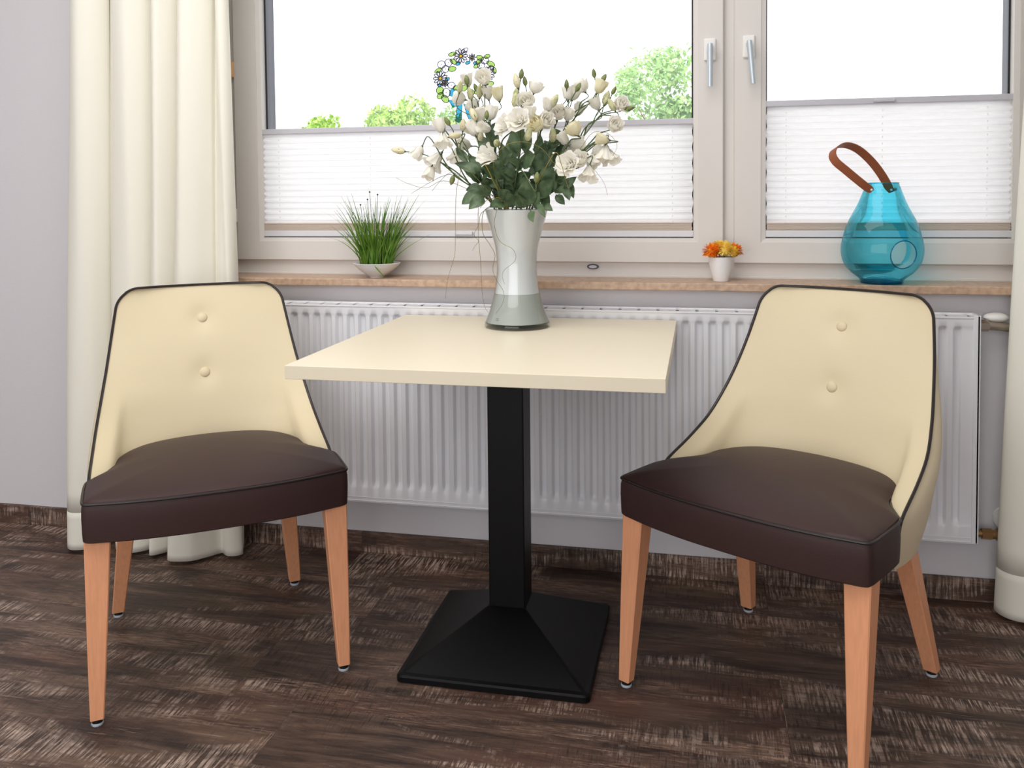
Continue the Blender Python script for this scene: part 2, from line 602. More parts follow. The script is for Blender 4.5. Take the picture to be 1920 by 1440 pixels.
def sash(idx, x0, x1, z0, gx0, gx1, gz0):
    """one casement: window_<n> > sash_frame, glazing_bead, gasket, glass_pane, cladding"""
    z1, gz1 = 2.15, 2.07
    y0, y1 = 0.083, 0.125
    b = MB()
    oc = [(x0, z0), (x1, z0), (x1, z1), (x0, z1)]
    ic = [(gx0 - 0.014, gz0 - 0.012), (gx1 + 0.014, gz0 - 0.012), (gx1 + 0.014, gz1 + 0.012), (gx0 - 0.014, gz1 + 0.012)]
    for k in range(4):
        # four mitred bars with a hairline joint and eased outer edge
        A, B, C_, D = oc[k], oc[(k + 1) % 4], ic[(k + 1) % 4], ic[k]
        cx = (A[0] + B[0] + C_[0] + D[0]) / 4; cz = (A[1] + B[1] + C_[1] + D[1]) / 4
        al = Vector((B[0] - A[0], 0, B[1] - A[1])).normalized() * 0.00006
        quad = [Vector((A[0], 0, A[1])) + al, Vector((B[0], 0, B[1])) - al, Vector((C_[0], 0, C_[1])) - al, Vector((D[0], 0, D[1])) + al]
        ins = Vector((-al.z, 0, al.x)).normalized() * 0.003
        ad = al.normalized() * 0.003
        fr4 = [quad[0] + ins + ad, quad[1] + ins - ad, quad[2], quad[3]]
        vv = [(p.x, y0, p.z) for p in fr4] + [(p.x, y0 + 0.004, p.z) for p in quad] + [(p.x, y1, p.z) for p in quad]
        ff = [[0, 1, 2, 3], [8, 9, 10, 11]]
        for a_ in (0, 4):
            for q_ in range(4):
                ff.append([a_ + q_, a_ + (q_ + 1) % 4, a_ + 4 + (q_ + 1) % 4, a_ + 4 + q_])
        b.add(vv, ff, False)
    root = struct(b.build('window_%d' % idx, 'frame'))
    # sloped glazing bead
    bd = MB()
    o = [(gx0 - 0.016, gz0 - 0.014), (gx1 + 0.016, gz0 - 0.014), (gx1 + 0.016, gz1 + 0.014), (gx0 - 0.016, gz1 + 0.014)]
    i = [(gx0, gz0), (gx1, gz0), (gx1, gz1), (gx0, gz1)]
    v = [(p[0], y0 + 0.002, p[1]) for p in o] + [(p[0], y0 + 0.006, p[1]) for p in i] + [(p[0], y1, p[1]) for p in i] + [(p[0], y1, p[1]) for p in o]
    f = []
    for a, c in ((0, 4), (4, 8), (8, 12)):
        for k in range(4):
            f.append([a + k, a + (k + 1) % 4, c + (k + 1) % 4, c + k])
    bd.add(v, f, False)
    bd.build('glazing_bead', 'frame', root)
    g = MB()
    t = 0.005
    g.span((gx0, 0.119, gz0), (gx1, 0.1235, gz0 + t)); g.span((gx0, 0.119, gz1 - t), (gx1, 0.1235, gz1))
    g.span((gx0, 0.119, gz0), (gx0 + t, 0.1235, gz1)); g.span((gx1 - t, 0.119, gz0), (gx1, 0.1235, gz1))
    g.build('gasket', 'rubber', root)
    MB().span((gx0 - 0.008, 0.126, gz0 - 0.008), (gx1 + 0.008, 0.130, gz1 + 0.008)).build('glass_pane', 'glass', root)
    c = MB()
    w = 0.075
    c.span((gx0 - w, 0.132, gz0 - w), (gx1 + w, 0.185, gz0)); c.span((gx0 - w, 0.132, gz1), (gx1 + w, 0.185, gz1 + w))
    c.span((gx0 - w, 0.132, gz0), (gx0, 0.185, gz1)); c.span((gx1, 0.132, gz0), (gx1 + w, 0.185, gz1))
    c.build('outside_cladding', 'cladding', root)
    return root

s1 = sash(1, -1.112, 0.431, 0.893, -1.018, 0.345, 0.966)
s2 = sash(2, 0.459, 1.275, 0.893, 0.548, 1.190, 0.966)

def handle(parent, x, z, tilt):
    p = MB()
    p.box((x, 0.080, z), (0.034, 0.010, 0.064), 0.004)
    o = p.build('handle_plate', 'white_plastic', parent)
    l = MB()
    R = Matrix.Rotation(tilt, 4, 'Y')
    l.tube([(x, 0.076, z + 0.006), (x, 0.045, z + 0.006)], 0.0085, 12)
    path = [Vector((0, 0, 0.005)), Vector((0, 0, -0.02)), Vector((0, 0, -0.07)), Vector((0, 0, -0.116))]
    n = 10
    verts, faces = [], []
    for k, (q, w) in enumerate(zip(path, (0.0070, 0.0085, 0.0080, 0.0072))):
        for j in range(n):
            a = 2 * PI * j / n
            verts.append(R @ Vector((w * math.cos(a), 0.006 * math.sin(a), q.z)) + Vector((x, 0.041 - 0.003 * (k == 1), z + 0.006)))
    for k in range(3):
        for j in range(n):
            faces.append([k * n + j, k * n + (j + 1) % n, (k + 1) * n + (j + 1) % n, (k + 1) * n + j])
    faces += [list(range(n))[::-1], [3 * n + j for j in range(n)]]
    l.add(verts, faces)
    l.build('handle_lever', 'handle', o)

handle(s1, 0.392, 1.508, 0.0)
handle(s2, 0.500, 1.512, -0.09)
MB().span((-1.128, 0.078, 1.484), (-1.109, 0.1, 1.536), 0.003).span((-1.122, 0.074, 1.490), (-1.112, 0.1, 1.530), 0.003).build('hinge_cover', 'hinge', s1)
MB().span((-1.126, 0.080, 1.015), (-1.109, 0.1, 1.060), 0.003).build('hinge_cover', 'white_plastic', s1)
# little oval drain cover in the frame
dc = MB()
for r_, y_ in ((1.0, 0.0995),):
    dc.lathe([(0.0, -0.004), (0.016, -0.004), (0.018, -0.002), (0.018, 0.002)], 24)
dc.v = [(0.05 + x, FY - 0.001 + z, 0.8795 + 0.45 * y) for x, y, z in dc.v]
lc = dc.build('latch_cover', 'cladding', fr)
db = MB().lathe([(0.0125, -0.0042), (0.011, -0.0062), (0.0, -0.0062)], 20)
db.v = [(0.05 + x, FY - 0.001 + z, 0.8795 + 0.40 * y) for x, y, z in db.v]
db.build('latch_button', 'alu', lc)

# stone window sill
sl = MB().span((WX0 + 0.001, -0.05, 0.8265), (WX1 - 0.001, 0.099, 0.8490), 0.003).build('window_sill', 'stone')
tag(sl, 'beige speckled stone window sill running above the white radiator', 'window sill')

# ------------------------------------------------------------------ outside
struct(MB().span((-60, 0.6, -0.45), (60, 120, -0.4)).build('neutral_ground', 'ground_grey'))  # unseen ground, made pale grey to keep green bounce off the blinds

def tree(name, label, x, y, h, rad, n, leafm, zc, seed, squash=1.0, size=0.16):
    rnd = random.Random(seed)
    root = thing(name, (x, y, -0.4), label, 'tree')
    t = MB()
    t.tube([(0, 0, 0), (0.05, 0, zc * 0.5), (-0.05, 0.05, zc)], [0.16, 0.12, 0.05], 8)
    for k in range(7):
        a = rnd.uniform(0, 2 * PI)
        t.tube([(0, 0, zc * rnd.uniform(0.4, 0.7)), (rad * 0.35 * math.cos(a), rad * 0.35 * math.sin(a), zc + 0.1), (rad * 0.6 * math.cos(a), rad * 0.6 * math.sin(a), zc + rad * 0.4)], [0.05, 0.03, 0.012], 5)
    t.build('trunk', 'bark', root)
    c = MB()
    lobes = []
    for k in range(14):
        a = rnd.uniform(0, 2 * PI)
        e = rnd.uniform(-0.5, 1.0)
        rr = rad * rnd.uniform(0.35, 0.72)
        lobes.append((rr * math.cos(a), rr * math.sin(a), zc + e * (h - zc) * 0.72 * squash, rad * rnd.uniform(0.22, 0.42)))
    lobes.append((0, 0, h - rad * 0.35, rad * 0.35))
    for k in range(n):
        lx, ly, lz, lr = rnd.choice(lobes)
        d = Vector((rnd.gauss(0, 1), rnd.gauss(0, 1), rnd.gauss(0, 1))).normalized()
        p = Vector((lx, ly, lz)) + d * lr * rnd.uniform(0.6, 1.08)
        s = size * rnd.uniform(0.6, 1.3)
        u = Vector((rnd.gauss(0, 1), rnd.gauss(0, 1), rnd.gauss(0, 1))).normalized()
        w = d.cross(u)
        w = w.normalized() if w.length > 1e-3 else Vector((1, 0, 0))
        q = (d * 0.5 + u).normalized()
        c.add([p - q * s, p + w * s * 0.45 + d * s * 0.12, p + q * s, p - w * s * 0.45 + d * s * 0.12], [[0, 1, 2], [0, 2, 3]])
    c.build('crown', leafm, root)
    return root

tree('leafy_tree', 'round light green tree behind the left blind, left of the flowers', -7.15, 20, 4.15, 1.65, 7500, 'tree_leaf', 2.6, 1, 1.0, 0.10)
tree('leafy_tree', 'small sunlit treetop just showing over the left blind rail', -10.15, 21.5, 3.85, 0.9, 1500, 'tree_leaf', 2.6, 2, 1.0, 0.09)
tree('leafy_tree', 'tall loose tree outside, cut by the right edge of the left pane', -0.45, 20, 5.15, 1.6, 4200, 'tree_leaf2', 2.9, 3, 1.0, 0.085)
tree('leafy_tree', 'small deeper green treetop outside, just left of the wreath ribbon', -7.02, 23, 4.15, 0.55, 1100, 'tree_leaf2', 2.9, 5, 1.0, 0.08)

# ------------------------------------------------------------------ pleated blinds
def blind(label, x0, x1, ztop, zstack, tab, cords):
    yb = 0.100
    root = thing('pleated_blind', ((x0 + x1) / 2, yb, 0.969), label, 'blind')
    ox, oz = -(x0 + x1) / 2, -0.969
    L = lambda x, y, z: (x + ox, y - yb, z + oz)
    def sp(b, a, c, bev=0.0):
        return b.span(L(*a), L(*c), bev)
    sp(MB(), (x0 - 0.003, yb - 0.010, ztop - 0.017), (x1 + 0.003, yb + 0.012, ztop), 0.002).build('top_rail', 'alu', root)
    sp(MB(), (x0 - 0.002, yb - 0.010, 0.969), (x1 + 0.002, yb + 0.012, 0.988), 0.002).build('bottom_rail', 'alu_white', root)
    st = MB()
    nst = 7
    for k in range(nst):
        z0 = 0.988 + k * (zstack - 0.988) / nst
        dx = random.uniform(-0.0015, 0.0015)
        sp(st, (x0 + 0.001 + dx, yb - 0.008 - random.uniform(0, 0.0015), z0 + 0.0003), (x1 - 0.001 + dx, yb + 0.010, z0 + (zstack - 0.988) / nst), 0.0008)
    st.build('folded_stack', 'blind_stack', root)
    # pleats: zigzag, wider open towards the top
    fb = MB()
    zt = ztop - 0.017
    H = zt - zstack
    np_ = max(8, int(round(H / 0.0185)))
    rows = []
    for k in range(np_ * 2 + 1):
        t = k / (np_ * 2)
        z = zstack + H * t
        y = yb + (0.0075 if k % 2 else -0.0065)
        rows.append((z, y))
    nx = 40
    verts, faces = [], []
    for k, (z, y) in enumerate(rows):
        for i in range(nx + 1):
            x = x0 + (x1 - x0) * i / nx
            e = 0.0016 * math.sin(k * 1.3) if i in (0, nx) else 0
            verts.append(L(x + e, y + 0.0006 * math.sin(i * 0.9 + k), z))
    for k in range(len(rows) - 1):
        for i in range(nx):
            a = k * (nx + 1) + i
            faces.append([a, a + 1, a + nx + 2, a + nx + 1])
    fb.add(verts, faces, False)
    fb.build('pleated_fabric', 'blind', root)
    for cx in cords:
        c = MB()
        for k in range(0, len(rows) - 1, 2):
            z, y = rows[k]
            c.tube([L(cx, y - 0.0012, z - 0.0028), L(cx, y - 0.0012, z + 0.0028)], 0.0013, 5)
        c.build('lift_cord', 'china', root)
    if tab:
        tx0, tx1, tz0, tz1 = tab
        sp(MB(), (tx0, yb - 0.022, tz0), (tx1, yb - 0.009, tz1), 0.002).build('pull_tab', 'alu_white' if tz0 < 1 else 'alu', root)
    return root

blind('wide white pleated blind on the left pane, behind the flower vase', -1.028, 0.343, 1.315, 1.012, (-0.375, -0.318, 0.975, 0.985), (-0.962, -0.650, 0.285))
blind('narrower white pleated blind on the right pane, behind the blue lantern', 0.550, 1.189, 1.358, 1.010, (0.835, 0.890, 1.345, 1.353), (0.603, 0.860, 1.128))

# ------------------------------------------------------------------ radiator
def radiator():
    x0, x1, z0, z1, y0 = -0.970, 1.066, 0.181, 0.769, -0.078
    root = thing('panel_radiator', ((x0 + x1) / 2, -0.05, z0), 'long white panel radiator with vertical ribs under the window sill', 'radiator')
    ox, oy, oz = -(x0 + x1) / 2, 0.05, -z0
    L = lambda x, y, z: (x + ox, y + oy, z + oz)
    b = MB()
    pitch = 0.0363
    n = int((x1 - x0 - 0.05) / pitch)
    start = x0 + 0.025 + ((x1 - x0 - 0.05) - n * pitch) / 2
    zs = [z0, z0 + 0.002, z0 + 0.040, z0 + 0.046, z0 + 0.052, z0 + 0.058, z0 + 0.066, z1 - 0.034, z1 - 0.029, z1 - 0.026, z1 - 0.023, z1 - 0.019, z1 - 0.003, z1]
    dep = [0, 0, 0, 0.25, 0.6, 0.9, 1, 1, 0.9, 0.6, 0.25, 0, 0, 0]
    prof = [(0.0, 0), (0.30, 0), (0.40, 0.35), (0.48, 0.9), (0.55, 1), (0.75, 1), (0.82, 0.9), (0.90, 0.35), (0.999, 0)]
    xs = [(x0, 0)]
    for k in range(n):
        for p, d in prof[:-1]:
            xs.append((start + (k + p) * pitch, d))
    xs.append((x1, 0))
    verts = [L(x, y0 + 0.0115 * d * dz, z) for z, dz in zip(zs, dep) for x, d in xs]
    w = len(xs)
    faces = [[j * w + i, j * w + i + 1, (j + 1) * w + i + 1, (j + 1) * w + i] for j in range(len(zs) - 1) for i in range(w - 1)]
    b.add(verts, faces)
    b.span(L(x0, y0 + 0.0135, z0 + 0.001), L(x1, y0 + 0.02, z1 - 0.001))
    # rolled lower and upper edge of the panel
    b.tube([L(x0, y0 + 0.004, z0 + 0.004), L(x1, y0 + 0.004, z0 + 0.004)], 0.005, 8)
    b.span(L(x0, y0 - 0.001, z0 + 0.014), L(x1, y0 + 0.004, z0 + 0.0155))
    b.build('front_panel', 'radiator', root)
    MB().span(L(x0 + 0.002, -0.032, z0 + 0.004), L(x1 - 0.002, -0.022, z1 - 0.004), 0.003).build('rear_panel', 'radiator', root)
    g = MB()
    g.span(L(x0, y0 - 0.002, z1 - 0.001), L(x1, y0 + 0.012, z1 + 0.004), 0.0015)
    g.span(L(x0, -0.030, z1 - 0.001), L(x1, -0.019, z1 + 0.008), 0.002)
    k = x0
    while k < x1 - 0.01:
        e = min(k + 0.050, x1)
        g.span(L(k + 0.005, y0 + 0.011, z1 + 0.0015), L(e, -0.026, z1 + 0.0042), 0.0008)
        k += 0.053
    g.build('top_grille', 'radiator', root)
    MB().span(L(x0 + 0.003, y0 + 0.013, z1 - 0.004), L(x1 - 0.003, -0.029, z1)).build('grille_slot_shade', 'slot', root)  # dark sheet that puts the shade between the grille plates into colour
    for xx in (x0, x1):
        s = 1 if xx > 0 else -1
        c = MB().span(L(xx - 0.006 * s, y0 - 0.003, z0 + 0.001), L(xx + 0.003 * s, -0.019, z1 + 0.008), 0.002)
        c.span(L(xx - 0.014 * s, y0 - 0.003, z0 + 0.001), L(xx + 0.001 * s, y0 + 0.006, z1 + 0.008), 0.0015)
        c.build('side_cover', 'radiator', root)
    v = MB()
    yz = -0.045
    v.tube([L(x1 + 0.002, yz, 0.747), L(x1 + 0.030, yz, 0.747)], 0.0150, 6)
    v.tube(catmull([L(x1 + 0.028, yz, 0.747), L(x1 + 0.06, yz, 0.745), L(x1 + 0.085, yz, 0.743), L(x1 + 0.105, yz, 0.743)], 4), 0.0115, 12)
    v.tube([L(x1 + 0.098, yz, 0.743), L(x1 + 0.128, yz, 0.743)], 0.0165, 6)
    v.tube(catmull([L(x1 + 0.12, yz, 0.743), L(x1 + 0.15, yz, 0.745), L(x1 + 0.16, yz + 0.03, 0.747), L(x1 + 0.16, -0.003, 0.747)], 4), 0.011, 10)
    v.build('supply_valve', 'brass', root)
    cp = MB()
    cp.sphere(L(x1 + 0.052, yz + 0.012, 0.767), 0.026, 16, 8, (1.2, 0.8, 0.5))
    cp.build('valve_cap', 'white_plastic', root)
    r = MB()
    r.tube([L(x1 + 0.002, yz, 0.198), L(x1 + 0.028, yz, 0.198)], 0.0095, 12)
    r.tube([L(x1 + 0.020, yz, 0.198), L(x1 + 0.044, yz, 0.198)], 0.0150, 6)
    r.tube([L(x1 + 0.044, yz, 0.198), L(x1 + 0.060, yz, 0.198)], 0.0120, 12)
    r.tube([L(x1 + 0.056, yz, 0.198), L(x1 + 0.078, yz, 0.198)], 0.0165, 6)
    r.tube(catmull([L(x1 + 0.07, yz, 0.198), L(x1 + 0.088, yz, 0.199), L(x1 + 0.092, yz + 0.02, 0.221), L(x1 + 0.092, -0.003, 0.228)], 4), 0.0095, 10)
    r.build('return_valve', 'copper', root)
    ro = MB()
    ro.lathe([(0.0, 0.0), (0.034, 0.0), (0.032, 0.006), (0.012, 0.009), (0.0, 0.009)], 24)
    ro.v = [L(x1 + 0.092 + x, -0.0015 - z, 0.228 + y) for x, y, z in ro.v]
    ro.build('pipe_rosette', 'white_plastic', root)

radiator()

# ------------------------------------------------------------------ curtains
def curtain(label, plan_top, plan_bot, ztop, zbot_fn, nz=40, sub=7):
    pt = catmull([(p[0], p[1], 0) for p in plan_top], sub)
    pb = catmull([(p[0], p[1], 0) for p in plan_bot], sub)
    n = len(pt)
    base = sum((p for p in pb), Vector()) / n
    root = thing('curtain', (base.x, base.y, 0.0), label, 'curtain')
    def surf(za, zb, bulge):
        b = MB()
        verts, faces = [], []
        for j in range(nz + 1):
            for i in range(n):
                lo = zbot_fn(i / (n - 1))
                A, B = lo + za * 1.0, (ztop if zb is None else lo + zb)
                z = A + (B - A) * j / nz
                t = (z - lo) / (ztop - lo)
                p = pb[i].lerp(pt[i], t)
                w = 0.004 * math.sin(z * 3.1 + i * 0.37) * (1 - t)
                verts.append((p.x - base.x + w, p.y - base.y + w + bulge, z))
        for j in range(nz):
            for i in range(n - 1):
                a = j * n + i
                faces.append([a, a + 1, a + n + 1, a + n])
        return b.add(verts, faces)
    o = surf(0.115, None, 0).build('cloth', 'curtain', root)
    md = o.modifiers.new('thickness', 'SOLIDIFY'); md.thickness = 0.0016; md.offset = 0
    nzs = nz
    nz = 6
    b = MB()
    h = surf(0.0, 0.1155, 0).build('hem', 'curtain', root)
    md = h.modifiers.new('thickness', 'SOLIDIFY'); md.thickness = 0.0022; md.offset = 0
    return root

# left curtain: five soft folds, spreading a little towards the floor
lt = [(-1.545, -0.060), (-1.515, -0.125), (-1.465, -0.155), (-1.425, -0.135), (-1.408, -0.095), (-1.424, -0.072), (-1.372, -0.130), (-1.318, -0.150), (-1.282, -0.125), (-1.268, -0.088), (-1.282, -0.068), (-1.240, -0.130), (-1.200, -0.150), (-1.174, -0.118), (-1.162, -0.085), (-1.176, -0.065), (-1.138, -0.128), (-1.095, -0.150), (-1.064, -0.122), (-1.052, -0.090), (-1.060, -0.075), (-1.044, -0.130), (-1.020, -0.150), (-1.011, -0.130), (-1.043, -0.065)]
lb = [(-1.610, -0.080), (-1.580, -0.160), (-1.530, -0.195), (-1.480, -0.175), (-1.455, -0.120), (-1.470, -0.085), (-1.410, -0.160), (-1.350, -0.185), (-1.310, -0.160), (-1.290, -0.110), (-1.300, -0.085), (-1.278, -0.165), (-1.262, -0.185), (-1.235, -0.150), (-1.222, -0.100), (-1.232, -0.080), (-1.205, -0.180), (-1.180, -0.215), (-1.130, -0.205), (-1.090, -0.165), (-1.070, -0.135), (-1.040, -0.140), (-1.014, -0.145), (-1.000, -0.120), (-1.020, -0.070)]
curtain('cream floor-length curtain hanging in folds at the left of the window', lt, lb, 2.52, lambda u: 0.012)
rt = [(1.225, -0.070), (1.205, -0.110), (1.235, -0.155), (1.285, -0.150), (1.320, -0.105), (1.300, -0.075), (1.350, -0.130), (1.410, -0.160), (1.450, -0.110), (1.435, -0.080), (1.490, -0.140), (1.540, -0.150), (1.565, -0.090)]
rb = [(1.118, -0.050), (1.108, -0.085), (1.150, -0.130), (1.230, -0.140), (1.285, -0.095), (1.262, -0.065), (1.320, -0.125), (1.390, -0.165), (1.440, -0.115), (1.420, -0.085), (1.480, -0.150), (1.540, -0.155), (1.565, -0.090)]
curtain('cream curtain at the right edge of the window, beside the radiator valve', rt, rb, 2.52, lambda u: 0.012)

# ------------------------------------------------------------------ chairs
ZK = [0.36, 0.42, 0.46, 0.50, 0.54, 0.60, 0.66, 0.74, 0.857]
XE = [0.262, 0.270, 0.271, 0.266, 0.260, 0.249, 0.238, 0.225, 0.206]
YE = [-0.055, -0.058, -0.045, 0.052, 0.132, 0.196, 0.240, 0.284, 0.330]
YCZ = [0.36, 0.42, 0.48, 0.56, 0.63, 0.70, 0.77, 0.857]
YCV = [0.195, 0.205, 0.215, 0.234, 0.257, 0.283, 0.313, 0.352]
LOWX = [0, 0.33, 0.61, 0.77, 0.82, 0.91, 1.0]
LOWY = [0, 0.045, 0.19, 0.42, 0.72, 0.885, 1.0]
ZT, RC = 0.857, 0.050

def edge_xy(z):
    x = sinterp(z, ZK, XE)
    y = sinterp(z, ZK, YE)
    if z > ZT - RC:
        d = (z - (ZT - RC)) / RC
        x -= RC * (1 - math.sqrt(max(0.0, 1 - d * d)))
    return x, y

def inner_pt(s, z):
    xe, ye = edge_xy(z)
    yc = sinterp(z, YCZ, YCV)
    a = abs(s)
    lo = sinterp(a, LOWX, LOWY)
    hi = a ** 2.4
    w = min(1.0, max(0.0, (z - 0.49) / 0.12))
    w = w * w * (3 - 2 * w)
    f = lo * (1 - w) + hi * w
    y = yc - (yc - ye) * f
    for bz in (0.629, 0.769):
        rr = math.hypot(xe * s, z - bz)
        y += 0.008 * math.exp(-(rr / 0.030) ** 2)
    return Vector((xe * s, y, z))

def outer_pt(s, z):
    xe, ye = edge_xy(z)
    yc = sinterp(z, YCZ, YCV)
    t = s * PI / 2
    th0 = interp(z, [0.46, 0.60, 0.80], [0.056, 0.050, 0.034])
    th = th0
    if z > ZT - 0.05:
        d = (z - (ZT - 0.05)) / 0.05
        th = th * math.sqrt(max(0.0, 1 - d ** 2.5)) + (yc * 0)
    low = max(0.0, (0.47 - z) / 0.11)
    yo = yc + th - 0.045 * low * low
    yi = inner_pt(s, z).y
    ex = 0.55
    x = xe * math.copysign(abs(math.sin(t)) ** ex, s) * (1 + interp(z, [0.42, 0.50, 0.60, 0.74], [0.07, 0.095, 0.085, 0.0]) * max(0.0, math.cos(t)) ** 0.4 * abs(math.sin(t)) ** 2) * (1 - 0.05 * low * low * math.cos(t))
    y = ye + (yo - ye) * max(0.0, math.cos(t)) ** ex
    if z > ZT - 0.05:
        # close the top onto the inner edge
        k = 1 - th / th0
        p = inner_pt(s, z)
        return Vector((x * (1 - k) + p.x * k, y * (1 - k) + p.y * k, z))
    return Vector((x, y, z))

def build_chair():
    root = thing('dining_chair', (0, 0, 0), '', 'chair')
    # shell
    zs = [0.36 + (0.80 - 0.36) * i / 44 for i in range(45)] + [0.80 + (ZT - 0.80) * math.sin(i / 16 * PI / 2) for i in range(1, 17)]
    S = 56
    ss = [math.sin((-1 + 2 * i / S) * PI / 2) * 0.35 + (-1 + 2 * i / S) * 0.65 for i in range(S + 1)]
    b = MB()
    verts, faces = [], []
    nr = 2 * S
    for z in zs:
        for s in ss:
            verts.append(inner_pt(s, z))
        for s in ss[-2:0:-1]:
            verts.append(outer_pt(s, z))
    for j in range(len(zs) - 1):
        for i in range(nr):
            faces.append([j * nr + i, j * nr + (i + 1) % nr, (j + 1) * nr + (i + 1) % nr, (j + 1) * nr + i])
    for base_, rev in ((0, True), ((len(zs) - 1) * nr, False)):
        for i in range(S):
            q = [base_ + i, base_ + i + 1, base_ + (nr - i - 1) % nr, base_ + (nr - i) % nr]
            q2 = []
            for v in q:
                if v not in q2: q2.append(v)
            faces.append(q2[::-1] if rev else q2)
    b.add(verts, faces)
    shell = b.build('backrest', 'cream', root)
    # dark piping along the edge of the shell
    left = [inner_pt(-1, z) for z in zs[8:]]
    top = [inner_pt(s, zs[-1]) for s in ss[1:-1]]
    right = [inner_pt(1, z) for z in zs[8:]][::-1]
    path = left + top + right
    path = [p + Vector((0.0, -0.0015, 0.0)) for p in path]
    for i in range(len(path)):
        p = path[i]
        if i < len(left): p.x -= 0.001
        elif i >= len(left) + len(top): p.x += 0.001
        if p.z > ZT - 0.01: p.z += 0.001
    MB().tube(path, 0.0035, 8).build('back_piping', 'piping', root)
    for bz in (0.629, 0.769):
        p = inner_pt(0, bz)
        e = 0.01
        n = (inner_pt(0.05, bz) - p).cross(inner_pt(0, bz + e) - p).normalized()
        if n.y > 0: n = -n
        k = MB()
        k.lathe([(0.0, -0.006), (0.0125, -0.005), (0.0140, 0.0), (0.0125, 0.0035), (0.008, 0.0062), (0.0, 0.0072)], 20)
        q = Vector((0, 0, 1)).rotation_difference(n)
        k.v = [tuple(q @ Vector(v) + p) for v in k.v]
        k.build('button', 'cream', root)
    # seat
    half = [(0.0, -0.250), (0.09, -0.248), (0.18, -0.238), (0.245, -0.224), (0.269, -0.217), (0.277, -0.206), (0.2785, -0.17), (0.279, -0.11), (0.276, -0.066), (0.262, -0.042), (0.233, 0.006), (0.222, 0.05), (0.218, 0.09), (0.195, 0.145), (0.155, 0.187), (0.085, 0.212), (0.0, 0.220)]
    rpts = catmull([(p[0], p[1], 0) for p in half], 5)
    outline = rpts + [Vector((-p.x, p.y, 0)) for p in rpts[-2:0:-1]]
    n = len(outline)
    cen = Vector((0, -0.01, 0))
    zseam = 0.466
    rings = []
    def ring(k, z, push=0.0, z_dome=False):
        rr = []
        for p in outline:
            d = (p - cen)
            dn = d.normalized()
            kk = min(1.0, max(0.0, (1.0 - k) / 0.6)) if z_dome else 0.0
            kk = kk * kk * (3 - 2 * kk)
            ell_r = 1.0 / math.sqrt((dn.x / 0.235) ** 2 + (dn.y / 0.205) ** 2)
            q = cen + dn * (k * (d.length * (1 - kk) + ell_r * kk)) + dn * push
            rr.append(Vector((q.x, q.y, z(p) if callable(z) else z)))
        rings.append(rr)
    ring(0.5, 0.392); ring(0.93, 0.386)
    ring(1.0, 0.383, -0.004); ring(1.0, 0.386, 0.0); ring(1.0, 0.40, 0.001); ring(1.0, 0.43, 0.002); ring(1.0, 0.452, 0.0015); ring(1.0, zseam - 0.003, -0.001); ring(1.0, zseam, -0.003)
    for k in (0.985, 0.96, 0.92, 0.86, 0.78, 0.68, 0.56, 0.42, 0.28, 0.14, 0.04):
        ring(k, zseam + 0.042 * (1 - k ** 2.4) ** 0.75, 0.0, True)
    verts = [p for r in rings for p in r]
    faces = []
    for j in range(len(rings) - 1):
        for i in range(n):
            faces.append([j * n + i, j * n + (i + 1) % n, (j + 1) * n + (i + 1) % n, (j + 1) * n + i])
    faces.append(list(range(n))[::-1])
    faces.append([(len(rings) - 1) * n + i for i in range(n)])
    MB().add(verts, faces).build('seat', 'brown', root)
    sp = [Vector((p.x, p.y, zseam - 0.0005)) for p in outline]
    MB().tube(sp, 0.0030, 8, closed=True).build('seat_piping', 'piping', root)
    # legs
    def leg(bx, by, tx, ty, zt, wb, wt, db, dt):
        lb = MB()
        verts, faces = [], []
        c = 0.0022
        N = 8
        for k in range(5):
            t = k / 4
            z = 0.014 + (zt - 0.014) * t
            x, y = bx + (tx - bx) * t, by + (ty - by) * t
            tt = t ** 0.9
            w, d = (wb + (wt - wb) * tt) / 2, (db + (dt - db) * tt) / 2
            for px, py in ((w, d - c), (w - c, d), (-w + c, d), (-w, d - c), (-w, -d + c), (-w + c, -d), (w - c, -d), (w, -d + c)):
                verts.append((x + px, y + py, z))
        for k in range(4):
            for i in range(N):
                faces.append([k * N + i, k * N + (i + 1) % N, (k + 1) * N + (i + 1) % N, (k + 1) * N + i])
        faces += [list(range(N))[::-1], [4 * N + i for i in range(N)]]
        lb.add(verts, faces, False)
        o = lb.build('leg', 'beech', root)
        g = MB().lathe([(0.0, 0.005), (0.0105, 0.005), (0.0105, 0.015), (0.0, 0.015)], 20, (bx, by, 0))
        g = g.build('glide', 'glide_black', o)
        MB().lathe([(0.0, 0.0), (0.0115, 0.0), (0.0125, 0.0025), (0.0115, 0.0055), (0.0, 0.0055)], 20, (bx, by, 0)).build('glide_pad', 'glide', o)
    for s in (-1, 1):
        leg(s * 0.259, -0.219, s * 0.250, -0.184, 0.392, 0.027, 0.052, 0.024, 0.046)
        leg(s * 0.228, 0.281, s * 0.186, 0.166, 0.40, 0.030, 0.046, 0.028, 0.048)
    return root

chair = build_chair()
chair.location = (-0.784, -0.6222, 0)
chair.rotation_euler = (0, 0, 0.616)
chair['label'] = 'cream and dark brown dining chair left of the table, in front of the curtain'
chair['group'] = 'dining chairs at the table'
c2 = copy_tree(chair)
c2.location = (0.5381, -0.538, 0)
c2.rotation_euler = (0, 0, -0.5425)
c2['label'] = 'cream and dark brown dining chair right of the table, below the blue lantern'

